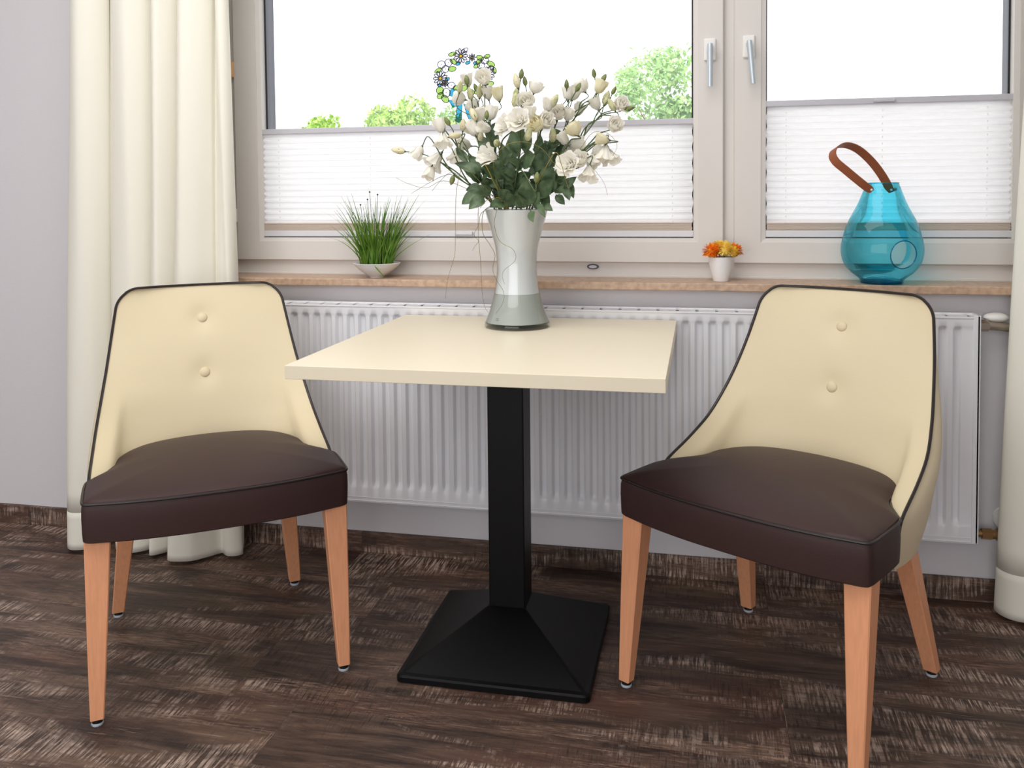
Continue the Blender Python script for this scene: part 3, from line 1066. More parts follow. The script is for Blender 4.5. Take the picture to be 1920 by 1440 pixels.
# ------------------------------------------------------------------ table
TX, TY, TS, TD = -0.0881, -0.4700, 0.7797, 0.765
tb = thing('pedestal_table', (TX, TY, 0), 'square cream laminate table on a black pedestal between the two chairs', 'table')
MB().span((-TS / 2, -TD / 2, 0.7215), (TS / 2, TD / 2, 0.75), 0.0012).build('tabletop', 'table', tb)
pc = MB()
hw = 0.0439
pc.span((-hw, 0.0073 - hw, 0.10), (hw, 0.0073 + hw, 0.7215), 0.003)
pc.build('column', 'iron', tb)
pb = MB()
hb = 0.2202
def sq(h, z, r):
    out = []
    for cx, cy, a0 in ((1, 1, 0), (-1, 1, 1), (-1, -1, 2), (1, -1, 3)):
        for k in range(5):
            a = (a0 + k / 4) * PI / 2
            out.append((cx * (h - r) + r * math.cos(a), 0.0073 + cy * (h - r) + r * math.sin(a), z))
    return out
rings = [sq(hb - 0.004, 0.0, 0.012), sq(hb, 0.003, 0.014), sq(hb, 0.014, 0.014), sq(hb - 0.003, 0.018, 0.013), sq(hb - 0.012, 0.0205, 0.008), sq(0.046, 0.112, 0.0015), sq(0.044, 0.112, 0.0015)]
vs = [p for r in rings for p in r]
fs = [[j * 20 + i, j * 20 + (i + 1) % 20, (j + 1) * 20 + (i + 1) % 20, (j + 1) * 20 + i] for j in range(len(rings) - 1) for i in range(20)]
fs += [list(range(20))[::-1], [(len(rings) - 1) * 20 + i for i in range(20)]]
pb.add(vs, fs, False)
pb.build('base_plate', 'iron', tb)
MB().box((0, 0, 0.7165), (0.30, 0.30, 0.010), 0.002).build('mounting_plate', 'iron', tb)

# ------------------------------------------------------------------ vase
VX, VY, VZ = -0.108, -0.261, 0.75
vase = thing('flower_vase', (VX, VY, VZ), 'tall waisted grey-white glass vase standing on the cream table', 'vase')
PR = [(0.0855, 0.012), (0.0830, 0.018), (0.0725, 0.044), (0.0622, 0.083), (0.0560, 0.115), (0.0530, 0.146), (0.0532, 0.175), (0.0562, 0.208), (0.0642, 0.240), (0.0750, 0.279), (0.0835, 0.310)]
def vr(z):
    zs_ = [p[1] for p in PR]; rs_ = [p[0] for p in PR]
    return sinterp(z, zs_, rs_)
zz = [0.012 + (0.310 - 0.012) * i / 50 for i in range(51)]
g = MB().lathe([(vr(z), z) for z in zz] + [(vr(0.310) - 0.002, 0.3115), (vr(0.310) - 0.004, 0.310)] , 64)
g.build('glass_body', 'vase_glass', vase)
WL = 0.089
MB().lathe([(vr(z) - 0.002, z) for z in [WL + 0.0005 + (0.3085 - WL) * i / 40 for i in range(41)]] + [(vr(0.30) - 0.0042, 0.309)] + [(vr(z) - 0.0045, z) for z in [0.305 - (0.305 - WL - 0.002) * i / 20 for i in range(21)]], 64).build('milky_lining', 'vase_liner', vase)
MB().lathe([(0.0, 0.014)] + [(vr(z) - 0.002, z) for z in [0.0145 + (WL - 0.0145) * i / 20 for i in range(21)]] + [(0.0, WL)], 64).build('water', 'vase_water', vase)
MB().lathe([(0.0, 0.0), (0.083, 0.0), (0.0862, 0.003), (0.0866, 0.008), (0.0858, 0.012), (0.0, 0.012)], 64).build('glass_foot', 'vase_foot', vase)
# the small etched mark near the foot
mk = MB()
for dz in (0.026, 0.030):
    pts = []
    for k in range(6):
        a = math.radians(-122 + k * 1.2)
        rr = vr(dz) + 0.0005
        pts.append((rr * math.cos(a), rr * math.sin(a), dz))
    mk.tube(pts, 0.0006, 4)
mk.build('etched_mark', 'mark', vase)

# ------------------------------------------------------------------ white flowers
def petal_layer(b, n, half, prof, phase, ruffle, rnd, zoff=0.0, tip=0.35):
    """prof: (radius, height) from base to tip"""
    NU, NV = 6, 6
    for k in range(n):
        a0 = phase + 2 * PI * k / n + rnd.uniform(-0.15, 0.15)
        jr = rnd.uniform(0.92, 1.1)
        ph = rnd.uniform(0, 6)
        def fn(u, v):
            uu = 2 * u - 1
            t = v * (len(prof) - 1)
            i = min(int(t), len(prof) - 2)
            f = t - i
            r = prof[i][0] + (prof[i + 1][0] - prof[i][0]) * f
            h = prof[i][1] + (prof[i + 1][1] - prof[i][1]) * f
            h -= tip * (prof[-1][1]) * (uu ** 4) * v * v * 0.8
            r = r * jr + ruffle * v * v * math.sin(uu * 5 + ph)
            wide = half * (0.35 + 0.65 * math.sin(min(1, v * 1.25) * PI / 2))
            a = a0 + uu * wide
            r += 0.0015 * v * abs(uu) * (1 if k % 2 else -1)
            return (r * math.cos(a), r * math.sin(a), h + zoff)
        b.grid(fn, NU, NV)

def flower_mesh(kind, seed):
    rnd = random.Random(seed)
    b = MB()
    if kind == 'open':
        petal_layer(b, 5, 0.80, [(0.002, 0), (0.010, 0.006), (0.017, 0.014), (0.023, 0.021), (0.029, 0.023)], 0, 0.003, rnd)
        petal_layer(b, 5, 0.75, [(0.002, 0.001), (0.008, 0.008), (0.013, 0.017), (0.017, 0.025), (0.021, 0.029)], 0.6, 0.002, rnd)
        petal_layer(b, 4, 0.8, [(0.001, 0.001), (0.006, 0.010), (0.009, 0.019), (0.011, 0.027)], 0.3, 0.0012, rnd)
        petal_layer(b, 3, 0.9, [(0.001, 0.001), (0.004, 0.012), (0.005, 0.020), (0.006, 0.025)], 0.9, 0.0008, rnd)
    elif kind == 'rose':
        petal_layer(b, 5, 0.85, [(0.002, 0), (0.012, 0.005), (0.018, 0.014), (0.0205, 0.024), (0.022, 0.030)], 0, 0.0018, rnd)
        petal_layer(b, 4, 0.95, [(0.002, 0.001), (0.010, 0.008), (0.0145, 0.018), (0.016, 0.030), (0.015, 0.036)], 0.5, 0.0012, rnd)
        petal_layer(b, 4, 0.95, [(0.001, 0.001), (0.007, 0.010), (0.010, 0.020), (0.0105, 0.036)], 0.1, 0.001, rnd)
        petal_layer(b, 3, 1.0, [(0.001, 0.001), (0.004, 0.012), (0.006, 0.022), (0.0055, 0.036)], 0.8, 0.0006, rnd)
    elif kind == 'cup':
        petal_layer(b, 5, 0.85, [(0.002, 0), (0.009, 0.005), (0.0125, 0.014), (0.0138, 0.026), (0.0165, 0.037)], 0, 0.0012, rnd)
        petal_layer(b, 4, 0.9, [(0.001, 0.001), (0.007, 0.008), (0.0105, 0.018), (0.0110, 0.036)], 0.5, 0.0008, rnd)
    elif kind == 'hang':
        petal_layer(b, 5, 0.62, [(0.002, 0), (0.008, 0.006), (0.012, 0.016), (0.016, 0.028), (0.024, 0.038), (0.027, 0.042)], 0, 0.003, rnd, tip=0.2)
        petal_layer(b, 4, 0.6, [(0.001, 0.001), (0.007, 0.008), (0.010, 0.018), (0.013, 0.030), (0.017, 0.039)], 0.6, 0.002, rnd, tip=0.2)
    elif kind in ('bud', 'tiny'):
        prof = [(0.002, 0.0), (0.0062, 0.004), (0.0082, 0.011), (0.0078, 0.019), (0.0055, 0.027), (0.002, 0.032), (0.0002, 0.034)]
        petal_layer(b, 3, 1.25, prof, 0, 0.0, rnd, tip=0.0)
        petal_layer(b, 3, 1.2, [(r * 0.93, h * 0.98) for r, h in prof], 0.7, 0.0, rnd, tip=0.0)
    return b

def sepal_mesh(big):
    b = MB()
    k = 1.0 if big else 0.75
    b.lathe([(0.0012, -0.004), (0.0030 * k, -0.001), (0.0042 * k, 0.003), (0.0040 * k, 0.006)], 8)
    for i in range(5):
        a0 = 2 * PI * i / 5
        def fn(u, v):
            w = 0.0026 * k * (1 - v) ** 0.7 * (2 * u - 1)
            r = (0.0035 + 0.008 * math.sin(v * 1.5)) * k
            return (r * math.cos(a0) - w * math.sin(a0), r * math.sin(a0) + w * math.cos(a0), 0.002 + 0.019 * k * v)
        b.grid(fn, 2, 5)
    return b

FM = {}
for kd in ('open', 'rose', 'cup', 'hang'):
    for vv in range(3):
        FM[kd, vv, 0] = flower_mesh(kd, 10 * vv + len(kd)).mesh('bloom', 'petal')
        FM[kd, vv, 1] = flower_mesh(kd, 10 * vv + len(kd)).mesh('bloom', 'petal_y')
for vv in range(2):
    FM['bud', vv, 0] = flower_mesh('bud', vv).mesh('bud', 'bud')
    FM['bud', vv, 1] = flower_mesh('bud', vv + 5).mesh('bud', 'petal_y')
    FM['tiny', vv, 0] = flower_mesh('tiny', vv).mesh('bud', 'budg')
SEP_BIG = sepal_mesh(True).mesh('sepals', 'stem')
SEP_SMALL = sepal_mesh(False).mesh('sepals', 'stem')

DIRS = {'u': (0, -0.15, 1), 'f': (0, -1, 0.35), 'd': (0, -0.35, -1), 'l': (-1, -0.1, 0.25), 'r': (1, -0.1, 0.25), 'ul': (-0.6, -0.2, 1), 'ur': (0.6, -0.2, 1), 'fl': (-0.7, -1, 0.3), 'fr': (0.7, -1, 0.3), 'dl': (-0.5, -0.4, -1), 'dr': (0.5, -0.4, -1), 'lf': (-1, -0.6, -0.05)}

def zp(zx, zy, Y):
    return at(720 + zx / 3.84, 60 + zy / 3.84, Y)

def add_leaf(b, p0, p1, width, normal, fold=0.25, droop=0.0):
    p0, p1 = Vector(p0), Vector(p1)
    ax = p1 - p0
    L_ = ax.length
    ax.normalize()
    side = ax.cross(Vector(normal))
    side = side.normalized() if side.length > 1e-4 else ax.orthogonal().normalized()
    nn = side.cross(ax).normalized()
    def fn(u, v):
        uu = 2 * u - 1
        w = width * (math.sin(PI * min(1, v ** 0.75)) ** 0.8) * 0.5
        return p0 + ax * (L_ * v) + side * (uu * w) + nn * (fold * abs(uu) * w + droop * L_ * (v * (1 - v)) * 1.2 + 0.03 * L_ * math.sin(6 * v + uu * 2))
    b.grid(fn, 6, 9)

MOUTH_R = 0.062
def flower_stem(label, node, Y, flowers, base, leaves=3, seed=0):
    """one cut stem: node in bouquet-zoom pixels on plane y=Y; flowers = (x, y, dY, kind, dir, yellow)"""
    rnd = random.Random(seed)
    bx, by = base
    root = thing('lisianthus_stem', (VX + bx * 0.55, VY + by * 0.55, VZ + 0.10), label, 'flower', group='white lisianthus in the vase')
    O = Vector(root.location)
    nd = zp(node[0], node[1], Y) - O
    low = Vector((0, 0, 0))
    mouth = Vector((VX + bx, VY + by, VZ + 0.300)) - O
    mid = mouth.lerp(nd, 0.5) + Vector((0, 0, 0.012))
    main = catmull([low, mouth, mid, nd], 8)
    st = MB().tube(main, [0.0025 - 0.0008 * i / (len(main) - 1) for i in range(len(main))], 6)
    for k, (fx, fy, dy, kind, dr, yel) in enumerate(flowers):
        tip = zp(fx, fy, Y + dy) - O
        d = Vector(DIRS[dr]).normalized()
        size = {'open': 0.014, 'rose': 0.018, 'cup': 0.021, 'hang': 0.023, 'bud': 0.018, 'tiny': 0.014}[kind]
        d = (d + Vector((rnd.uniform(-.2, .2), rnd.uniform(-.2, .2), rnd.uniform(-.1, .1)))).normalized()
        basep = tip - d * size
        j = rnd.randint(int(len(main) * 0.62), len(main) - 1)
        st_pt = main[j] if k else main[-1]
        away = (basep - st_pt)
        c1 = st_pt + Vector((away.x * 0.3, away.y * 0.4, abs(away.z) * 0.25 + away.length * 0.18))
        c2_ = basep - d * away.length * 0.25
        c1 = st_pt.lerp(basep, 0.33) + Vector((0, 0, 0.10 * away.length))
        st.tube(catmull([st_pt, c1, c2_, basep], 5), [0.0018] * 8 + [0.0014] * 8, 5)
        key = (kind, rnd.randint(0, 2 if kind not in ('bud', 'tiny') else 1), 1 if (yel and kind != 'tiny') else 0)
        q = Vector((0, 0, 1)).rotation_difference(d) @ Quaternion((0, 0, 1), rnd.uniform(0, 6))
        sc = 1.08 * rnd.uniform(0.92, 1.1) * {'open': 1.0, 'rose': 0.95, 'cup': 0.95, 'hang': 0.95, 'bud': 1.0, 'tiny': 0.7}[kind]
        fo = link_mesh('bud' if kind in ('bud', 'tiny') else 'bloom', FM[key], root, basep, q, sc)
        link_mesh('sepals', SEP_SMALL if kind in ('bud', 'tiny') else SEP_BIG, fo)
    st.build('stalk', 'stem', root)
    lf = MB()
    for k in range(leaves + (5 if leaves > 1 else 0)):
        t = rnd.uniform(0.36, 0.80)
        p = main[min(len(main) - 1, int(t * len(main)))]
        if p.z + O.z < VZ + 0.325:
            p = p + Vector((0, 0, 0.03))
        a = rnd.uniform(0, 2 * PI)
        out = Vector((math.cos(a), math.sin(a) - 0.35, rnd.uniform(0.2, 1.1))).normalized()
        ln = rnd.uniform(0.035, 0.06)
        add_leaf(lf, p, p + out * ln, ln * rnd.uniform(0.4, 0.6), (rnd.uniform(-.4, .4), -1, 0.6), 0.2, rnd.uniform(-0.2, 0.3))
    for p0, p1, w in EXTRA.get(label, []):
        q0, q1 = zp(*p0) - O, zp(*p1) - O
        # short stalk joining the leaf to the stem
        near = min(main, key=lambda m: (m - q0).length)
        lf.tube(catmull([near, near.lerp(q0, 0.6) + Vector((0, 0, 0.004)), q0], 4), 0.0009, 4)
        add_leaf(lf, q0, q1, w, (rnd.uniform(-.3, .3), -1, 0.35), 0.18, rnd.uniform(-0.1, 0.25))
    if lf.v:
        lf.build('foliage', 'leaf', root)
    return root

LB = ['lisianthus spray reaching far left and low over the blind, pale bud at its tip',
      'lisianthus with two drooping blooms at the left of the bunch, under the glass wreath ribbon',
      'lisianthus with one drooping bloom low on the left, just right of the far left spray',
      'lisianthus with upright cups in front of the left half of the glass daisy wreath',
      'lisianthus with the rounded bloom standing before the right half of the daisy wreath',
      'lisianthus with a pale yellow bud above the blind rail, left of centre',
      'lisianthus with the large nodding bloom facing forward at lower left of centre',
      'lisianthus with the widest open bloom, showing its cup, in the middle of the bunch',
      'lisianthus with a full rose-shaped bloom and green bud tips at the top centre',
      'lisianthus with two small rose blooms right of the wide open central flower',
      'lisianthus with close upright blooms and a tall green bud, right of centre',
      'lisianthus with a yellowish cup bloom and tiny bud rising high on the right',
      'lisianthus with ruffled bloom furthest right at the top, leaning towards the tree',
      'lisianthus with hanging white petals at the far right edge of the bunch',
      'lisianthus with a pair of open blooms low on the right, above the vase rim',
      'lisianthus with short pale blooms half hidden among stems right of centre']
EXTRA = {
    LB[1]: [((690, 1150, -0.34), (560, 1240, -0.36), 0.036), ((700, 1120, -0.33), (590, 1140, -0.34), 0.032), ((720, 1190, -0.35), (610, 1275, -0.38), 0.034), ((680, 1230, -.35), (640, 1260, -.37), 0.02)],
    LB[2]: [((700, 1010, -0.30), (510, 945, -0.31), 0.03), ((720, 1000, -0.28), (600, 890, -0.28), 0.03), ((760, 1180, -0.33), (680, 1100, -0.35), 0.032)],
    LB[3]: [((790, 900, -0.27), (760, 700, -0.27), 0.028), ((760, 960, -.25), (690, 830, -.25), 0.03)],
    LB[5]: [((800, 850, -0.24), (790, 650, -0.24), 0.026), ((830, 1010, -.27), (730, 880, -.27), 0.034)],
    LB[6]: [((880, 1050, -0.33), (790, 950, -0.35), 0.04), ((900, 1200, -0.34), (820, 1130, -0.37), 0.034), ((890, 1000, -.30), (850, 800, -.30), 0.034)],
    LB[7]: [((980, 960, -0.34), (895, 920, -0.38), 0.026), ((1000, 970, -0.34), (1095, 885, -0.38), 0.034), ((1030, 1250, -0.34), (1035, 1050, -0.37), 0.050), ((960, 880, -0.30), (930, 690, -0.31), 0.036), ((1010, 870, -0.29), (1060, 700, -0.30), 0.034)],
    LB[8]: [((950, 1090, -.31), (1050, 1010, -.34), 0.034), ((960, 800, -.25), (1000, 690, -.25), 0.03), ((930, 930, -.27), (900, 760, -.27), 0.034)],
    LB[9]: [((1080, 1000, -0.30), (1150, 860, -0.31), 0.036), ((1060, 1290, -0.37), (1072, 1370, -0.41), 0.022), ((1090, 1050, -.30), (1160, 790, -.28), 0.036)],
    LB[10]: [((1130, 1010, -0.28), (1210, 830, -0.28), 0.032), ((1120, 1180, -0.33), (1230, 1060, -0.36), 0.042), ((1110, 900, -.26), (1130, 740, -.26), 0.03)],
    LB[12]: [((1200, 1070, -0.28), (1330, 1000, -0.29), 0.034), ((1180, 980, -0.24), (1290, 850, -0.22), 0.03)],
    LB[13]: [((1230, 1160, -0.30), (1390, 1040, -0.29), 0.03), ((1330, 1080, -0.28), (1365, 1200, -0.30), 0.020)],
    LB[14]: [((1240, 1170, -0.33), (1300, 1245, -0.35), 0.022), ((1300, 1110, -0.34), (1335, 1215, -0.36), 0.022), ((1150, 1150, -0.33), (1250, 1010, -0.35), 0.044), ((1140, 1240, -.34), (1215, 1290, -.36), 0.022), ((1190, 1080, -.33), (1150, 960, -.34), 0.04)],
    LB[15]: [((930, 1262, -.33), (885, 1150, -.36), 0.034), ((1080, 1265, -.33), (1125, 1150, -.36), 0.036), ((1005, 1268, -.33), (960, 1165, -.36), 0.032), ((1150, 1268, -.32), (1190, 1150, -.34), 0.032), ((1110, 1230, -0.35), (1160, 1335, -0.39), 0.018), ((1100, 1150, -0.32), (1200, 1170, -0.35), 0.036), ((1000, 1230, -0.34), (940, 1200, -0.37), 0.03), ((860, 1230, -.34), (760, 1260, -.38), 0.034)],
}
flower_stem(LB[0], (520, 1045), -0.30, [(240, 870, .0, 'cup', 'dl', 0), (105, 853, 0, 'bud', 'l', 1), (375, 915, .01, 'hang', 'dl', 0), (330, 1015, -.01, 'cup', 'd', 0), (490, 1070, -.01, 'tiny', 'd', 0)], (-0.052, -0.012), 0, 1)
flower_stem(LB[1], (510, 800), -0.31, [(405, 675, 0, 'cup', 'ul', 0), (420, 775, -.01, 'hang', 'd', 0), (452, 640, -.02, 'tiny', 'ul', 0), (510, 745, -.01, 'bud', 'lf', 1), (570, 665, .02, 'bud', 'u', 1)], (-0.050, -0.022), 2, 2)
flower_stem(LB[2], (640, 905), -0.26, [(520, 890, 0, 'hang', 'd', 0), (575, 810, .02, 'cup', 'fl', 0), (690, 755, -.01, 'bud', 'u', 1), (620, 690, .03, 'rose', 'ul', 0)], (-0.045, 0.005), 3, 3)
flower_stem(LB[3], (690, 560), -0.20, [(600, 340, 0, 'cup', 'u', 0), (548, 390, -.01, 'bud', 'u', 0), (620, 440, -.03, 'bud', 'u', 0), (545, 475, .02, 'rose', 'l', 0), (595, 345, -.015, 'tiny', 'u', 0), (660, 400, .02, 'tiny', 'ul', 0)], (-0.035, 0.02), 3, 4)
flower_stem(LB[4], (725, 540), -0.22, [(720, 335, 0, 'rose', 'f', 0), (745, 435, .02, 'cup', 'u', 0), (820, 445, .02, 'cup', 'u', 1), (640, 530, .03, 'rose', 'ul', 0), (690, 430, 0.02, 'bud', 'u', 0)], (-0.024, 0.01), 3, 5)
flower_stem(LB[5], (740, 690), -0.29, [(645, 595, 0, 'bud', 'ul', 1), (720, 690, -.01, 'cup', 'fl', 0), (772, 580, .03, 'cup', 'u', 0), (740, 590, -.01, 'tiny', 'u', 0), (640, 700, .01, 'cup', 'ul', 0), (690, 600, .03, 'cup', 'u', 0)], (-0.036, -0.02), 3, 6)
flower_stem(LB[6], (840, 830), -0.36, [(765, 895, -.02, 'hang', 'fl', 0), (815, 800, -.01, 'bud', 'f', 0), (868, 680, 0, 'open', 'fl', 0)], (-0.018, -0.045), 3, 7)
flower_stem(LB[7], (990, 760), -0.36, [(975, 635, -.01, 'open', 'f', 0), (1050, 585, .04, 'cup', 'u', 0), (1040, 735, -.01, 'bud', 'u', 0), (1100, 1045, -.03, 'tiny', 'u', 0)], (0.0, -0.05), 3, 8)
flower_stem(LB[8], (985, 560), -0.27, [(1025, 500, 0, 'rose', 'f', 0), (955, 355, .02, 'bud', 'u', 1), (990, 300, .02, 'tiny', 'u', 0), (950, 445, .02, 'bud', 'u', 0), (945, 492, .0, 'bud', 'u', 0), (1095, 398, .03, 'rose', 'ur', 0), (1015, 350, .04, 'tiny', 'u', 0)], (0.0, 0.0), 4, 9)
flower_stem(LB[9], (1120, 760), -0.31, [(1100, 665, -.01, 'rose', 'fl', 1), (1160, 640, 0, 'rose', 'fr', 0), (1180, 520, .03, 'cup', 'u', 0), (1222, 500, .03, 'bud', 'ur', 0)], (0.018, -0.03), 4, 10)
flower_stem(LB[10], (1240, 660), -0.24, [(1255, 585, 0, 'rose', 'f', 0), (1335, 590, .02, 'cup', 'ur', 0), (1325, 440, .03, 'cup', 'u', 0), (1315, 370, .01, 'tiny', 'u', 0), (1375, 440, .04, 'cup', 'ur', 0), (1400, 395, .0, 'tiny', 'ur', 0)], (0.022, 0.02), 4, 11)
flower_stem(LB[11], (1400, 570), -0.20, [(1425, 392, .02, 'rose', 'ul', 0), (1555, 390, 0, 'cup', 'ur', 1), (1510, 292, .02, 'tiny', 'u', 0), (1580, 335, .0, 'tiny', 'ur', 0), (1405, 555, .03, 'cup', 'ur', 0)], (0.035, 0.025), 3, 12)
flower_stem(LB[12], (1520, 640), -0.22, [(1705, 520, 0, 'rose', 'fr', 0), (1658, 415, .02, 'tiny', 'ur', 0), (1600, 478, .01, 'bud', 'ur', 0), (1520, 510, .03, 'cup', 'ul', 0), (1770, 550, .0, 'tiny', 'r', 0), (1640, 525, -.01, 'bud', 'ul', 0)], (0.048, 0.01), 3, 13)
flower_stem(LB[13], (1500, 780), -0.28, [(1660, 670, 0, 'rose', 'fr', 0), (1565, 770, -.02, 'cup', 'l', 1), (1590, 870, -.01, 'hang', 'd', 0), (1625, 895, 0, 'hang', 'dr', 0), (1540, 860, .03, 'cup', 'd', 0)], (0.052, -0.012), 2, 14)
flower_stem(LB[14], (1360, 990), -0.34, [(1335, 955, -.02, 'open', 'fl', 0), (1405, 920, -.01, 'rose', 'f', 0), (1475, 1015, 0, 'hang', 'd', 0), (1495, 930, .03, 'cup', 'dr', 0)], (0.044, -0.036), 3, 15)
flower_stem(LB[15], (1330, 800), -0.26, [(1370, 705, -.02, 'rose', 'ul', 1), (1390, 805, .02, 'cup', 'r', 0), (1290, 765, 0, 'cup', 'ul', 0), (1215, 745, -.01, 'bud', 'u', 0), (1320, 850, .02, 'cup', 'fr', 0)], (0.034, -0.01), 4, 16)

# thin trailing grasses in the bunch
def wisp(label, pts, Y, r=0.0009, m='wisp', blade=False):
    P3 = [at(p[0], p[1], Y if len(p) < 3 else p[2]) for p in pts]
    start = Vector((VX + (P3[0].x - VX) * 0.5, VY + max(-0.05, min(0.05, P3[0].y - VY)), VZ + 0.28))
    d = Vector((start.x - VX, start.y - VY, 0))
    if d.length > 0.055: start = Vector((VX, VY, start.z)) + d.normalized() * 0.055
    root = thing('trailing_blade', start, label, 'grass blade', group='trailing grass blades in the vase')
    rim = Vector((VX, VY, VZ + 0.322)) + Vector((start.x - VX, start.y - VY, 0)) * 1.05
    P3 = [start, rim] + P3
    P3 = [p - start for p in P3]
    c = catmull(P3, 7)
    n = len(c)
    b = MB()
    if blade:
        b.tube(c, [r * (1 - 0.6 * i / (n - 1)) for i in range(n)], 4)
        b.v = b.v
    else:
        b.tube(c, [r * (1 - 0.55 * i / (n - 1)) for i in range(n)], 5)
    b.build('blade', m, root)

wisp('long dry grass blade arching out left and hanging straight down past the sill', [(890, 330), (868, 315), (857, 350), (854, 400), (854, 445), (852, 480), (840, 522), (835, 560)], -0.37)
wisp('dry grass blade hanging close along the left side of the vase to the table', [(903, 366), (897, 394), (897, 440), (901, 490), (904, 545), (909, 575), (916, 586)], -0.345)
wisp('wavy grass blade curling across the front of the white vase', [(935, 380), (930, 400), (927, 422), (937, 452), (962, 468), (966, 488), (946, 506), (942, 518), (946, 533)], -0.352, 0.0008)
wisp('dark wavy grass blade running down the left edge of the vase to its base', [(908, 395), (905, 435), (918, 458), (928, 478), (924, 505), (931, 525), (944, 547), (943, 567), (930, 588)], -0.352, 0.0009)
wisp('short kinked grass wisp dangling left of the vase rim', [(904, 398), (898, 420), (889, 440), (897, 452), (890, 462), (886, 470)], -0.36, 0.0008)
wisp('pale grass blade looping in an arc across the middle of the flowers', [(925, 310, -.36), (945, 275, -.40), (980, 266, -.41), (1015, 278, -.41), (1038, 305, -.40), (1052, 318, -.39)], -0.40, 0.0008, 'gold')
wisp('thin grass blade curling up at the far left under the low spray', [(840, 340, -.33), (800, 352, -.36), (767, 345, -.36), (742, 333, -.36)], -0.36, 0.0008)
wisp('dark straight grass blade pointing down left beneath the low spray', [(860, 335, -.33), (838, 328, -.35), (808, 341, -.35), (771, 363, -.35)], -0.35, 0.0010, 'stem')
wisp('short dark grass blade beside the one pointing down left', [(862, 330, -.33), (842, 325, -.34), (825, 340, -.34), (810, 358, -.34)], -0.34, 0.0009, 'stem')
wisp('thin grass blade drooping right of the vase below the low blooms', [(1060, 330, -.33), (1090, 300, -.34), (1112, 316, -.34), (1132, 342, -.34), (1139, 366, -.34)], -0.34, 0.0007)
wisp('grass blade bent in a hook at the far right of the bunch', [(1080, 290, -.3), (1110, 250, -.3), (1139, 250, -.3), (1157, 272, -.3), (1147, 296, -.3)], -0.30, 0.0008)
wisp('golden green grass blade falling forward at the right side of the leaves', [(1020, 320, -.39), (1042, 286, -.40), (1053, 310, -.40), (1060, 335, -.39), (1066, 354, -.38)], -0.40, 0.0013, 'gold')
wisp('broad golden grass blade slanting up through the left leaves', [(930, 350, -.36), (915, 318, -.37), (903, 298, -.37), (897, 284, -.36)], -0.36, 0.0022, 'gold')
wisp('second golden blade low among the left leaves, bent over the rim', [(938, 372, -.36), (925, 372, -.38), (912, 376, -.385), (900, 390, -.38)], -0.38, 0.0012, 'gold')
wisp('thin twig at the top right reaching beyond the last bloom', [(1120, 215, -.22), (1150, 180, -.22), (1168, 168, -.22), (1184, 154, -.22)], -0.22, 0.0008, 'stem')

# ------------------------------------------------------------------ bowl of grass on the sill
SZ = 0.8495
gx, gy = -0.600, 0.004
gp = thing('potted_grass', (gx, gy, SZ), 'tuft of green grass in a shallow white bowl on the window sill', 'potted plant')
MB().lathe([(0.0, 0.0), (0.021, 0.0), (0.022, 0.003), (0.034, 0.010), (0.050, 0.021), (0.064, 0.034), (0.0725, 0.044), (0.0715, 0.0450), (0.062, 0.036), (0.04, 0.02), (0.0, 0.014)], 48).build('bowl', 'china', gp)
MB().lathe([(0.0, 0.040), (0.03, 0.0400), (0.055, 0.036), (0.060, 0.033)], 32).build('soil', 'soil', gp)
def tuft(cx, cy, n, seed, m, hmin, hmax):
    rnd = random.Random(seed)
    b = MB()
    for k in range(n):
        a = rnd.uniform(0, 2 * PI)
        r0 = rnd.uniform(0, 0.016)
        p = Vector((cx + r0 * math.cos(a), cy + r0 * math.sin(a), 0.036))
        lean = Vector((p.x * 1.0 + rnd.gauss(0, 0.022), p.y * 0.9 + rnd.gauss(0, 0.022), 0)) * 1.45
        h = rnd.uniform(hmin, hmax)
        droop = rnd.uniform(0, 0.25) if rnd.random() < 0.35 else rnd.uniform(0, 0.06)
        pts = []
        NN = 7
        for i in range(NN + 1):
            t = i / NN
            hh = h * (t - droop * t ** 3)
            pts.append(p + lean * (t ** 1.5) * (1 + droop * 1.5) + Vector((0, 0, hh)))
        w = rnd.uniform(0.0016, 0.0032)
        sd = Vector((math.cos(a * 3), math.sin(a * 3), 0))
        vs, fs = [], []
        for i, q in enumerate(pts):
            t = i / NN
            ww = w * (1 - 0.9 * t ** 2)
            nr = Vector((-sd.y, sd.x, 0)) * ww * 0.35
            vs += [q - sd * ww, q + nr, q + sd * ww, q - nr * 0.3]
        for i in range(NN):
            for j in range(4):
                fs.append([i * 4 + j, i * 4 + (j + 1) % 4, (i + 1) * 4 + (j + 1) % 4, (i + 1) * 4 + j])
        b.add(vs, fs)
    return b
for k, (cx, cy, n, m, h0, h1) in enumerate([(-0.036, -0.004, 48, 'grass', 0.10, 0.225), (0.0, -0.012, 46, 'grass', 0.11, 0.215), (0.036, 0.0, 48, 'grass', 0.10, 0.225), (-0.018, 0.016, 34, 'grass_dark', 0.09, 0.19), (0.018, 0.016, 34, 'grass_dark', 0.09, 0.19)]):
    tuft(cx, cy, n, 40 + k, m, h0, h1).build('grass_tuft', m, gp)
for k, (qx, qy) in enumerate([(693, 360), (689, 374), (708, 365), (676, 384)]):
    q = at(qx, qy, gy + 0.004 * k) - Vector((gx, gy, SZ))
    s = MB().tube(catmull([(q.x * 0.4, 0, 0.036), (q.x * 0.7, 0.002, q.z * 0.55), q], 5), 0.0007, 5).build('seed_stalk', 'grass_dark', gp)
    MB().sphere(q, 0.0026, 10, 6).build('seed_head', 'seed', s)
lf = MB()
add_leaf(lf, (0.015, -0.06, 0.040), (0.060, -0.085, 0.004), 0.004, (0, -1, 0.5), 0.1, 0.2)
lf.build('fallen_blade', 'grass', gp)

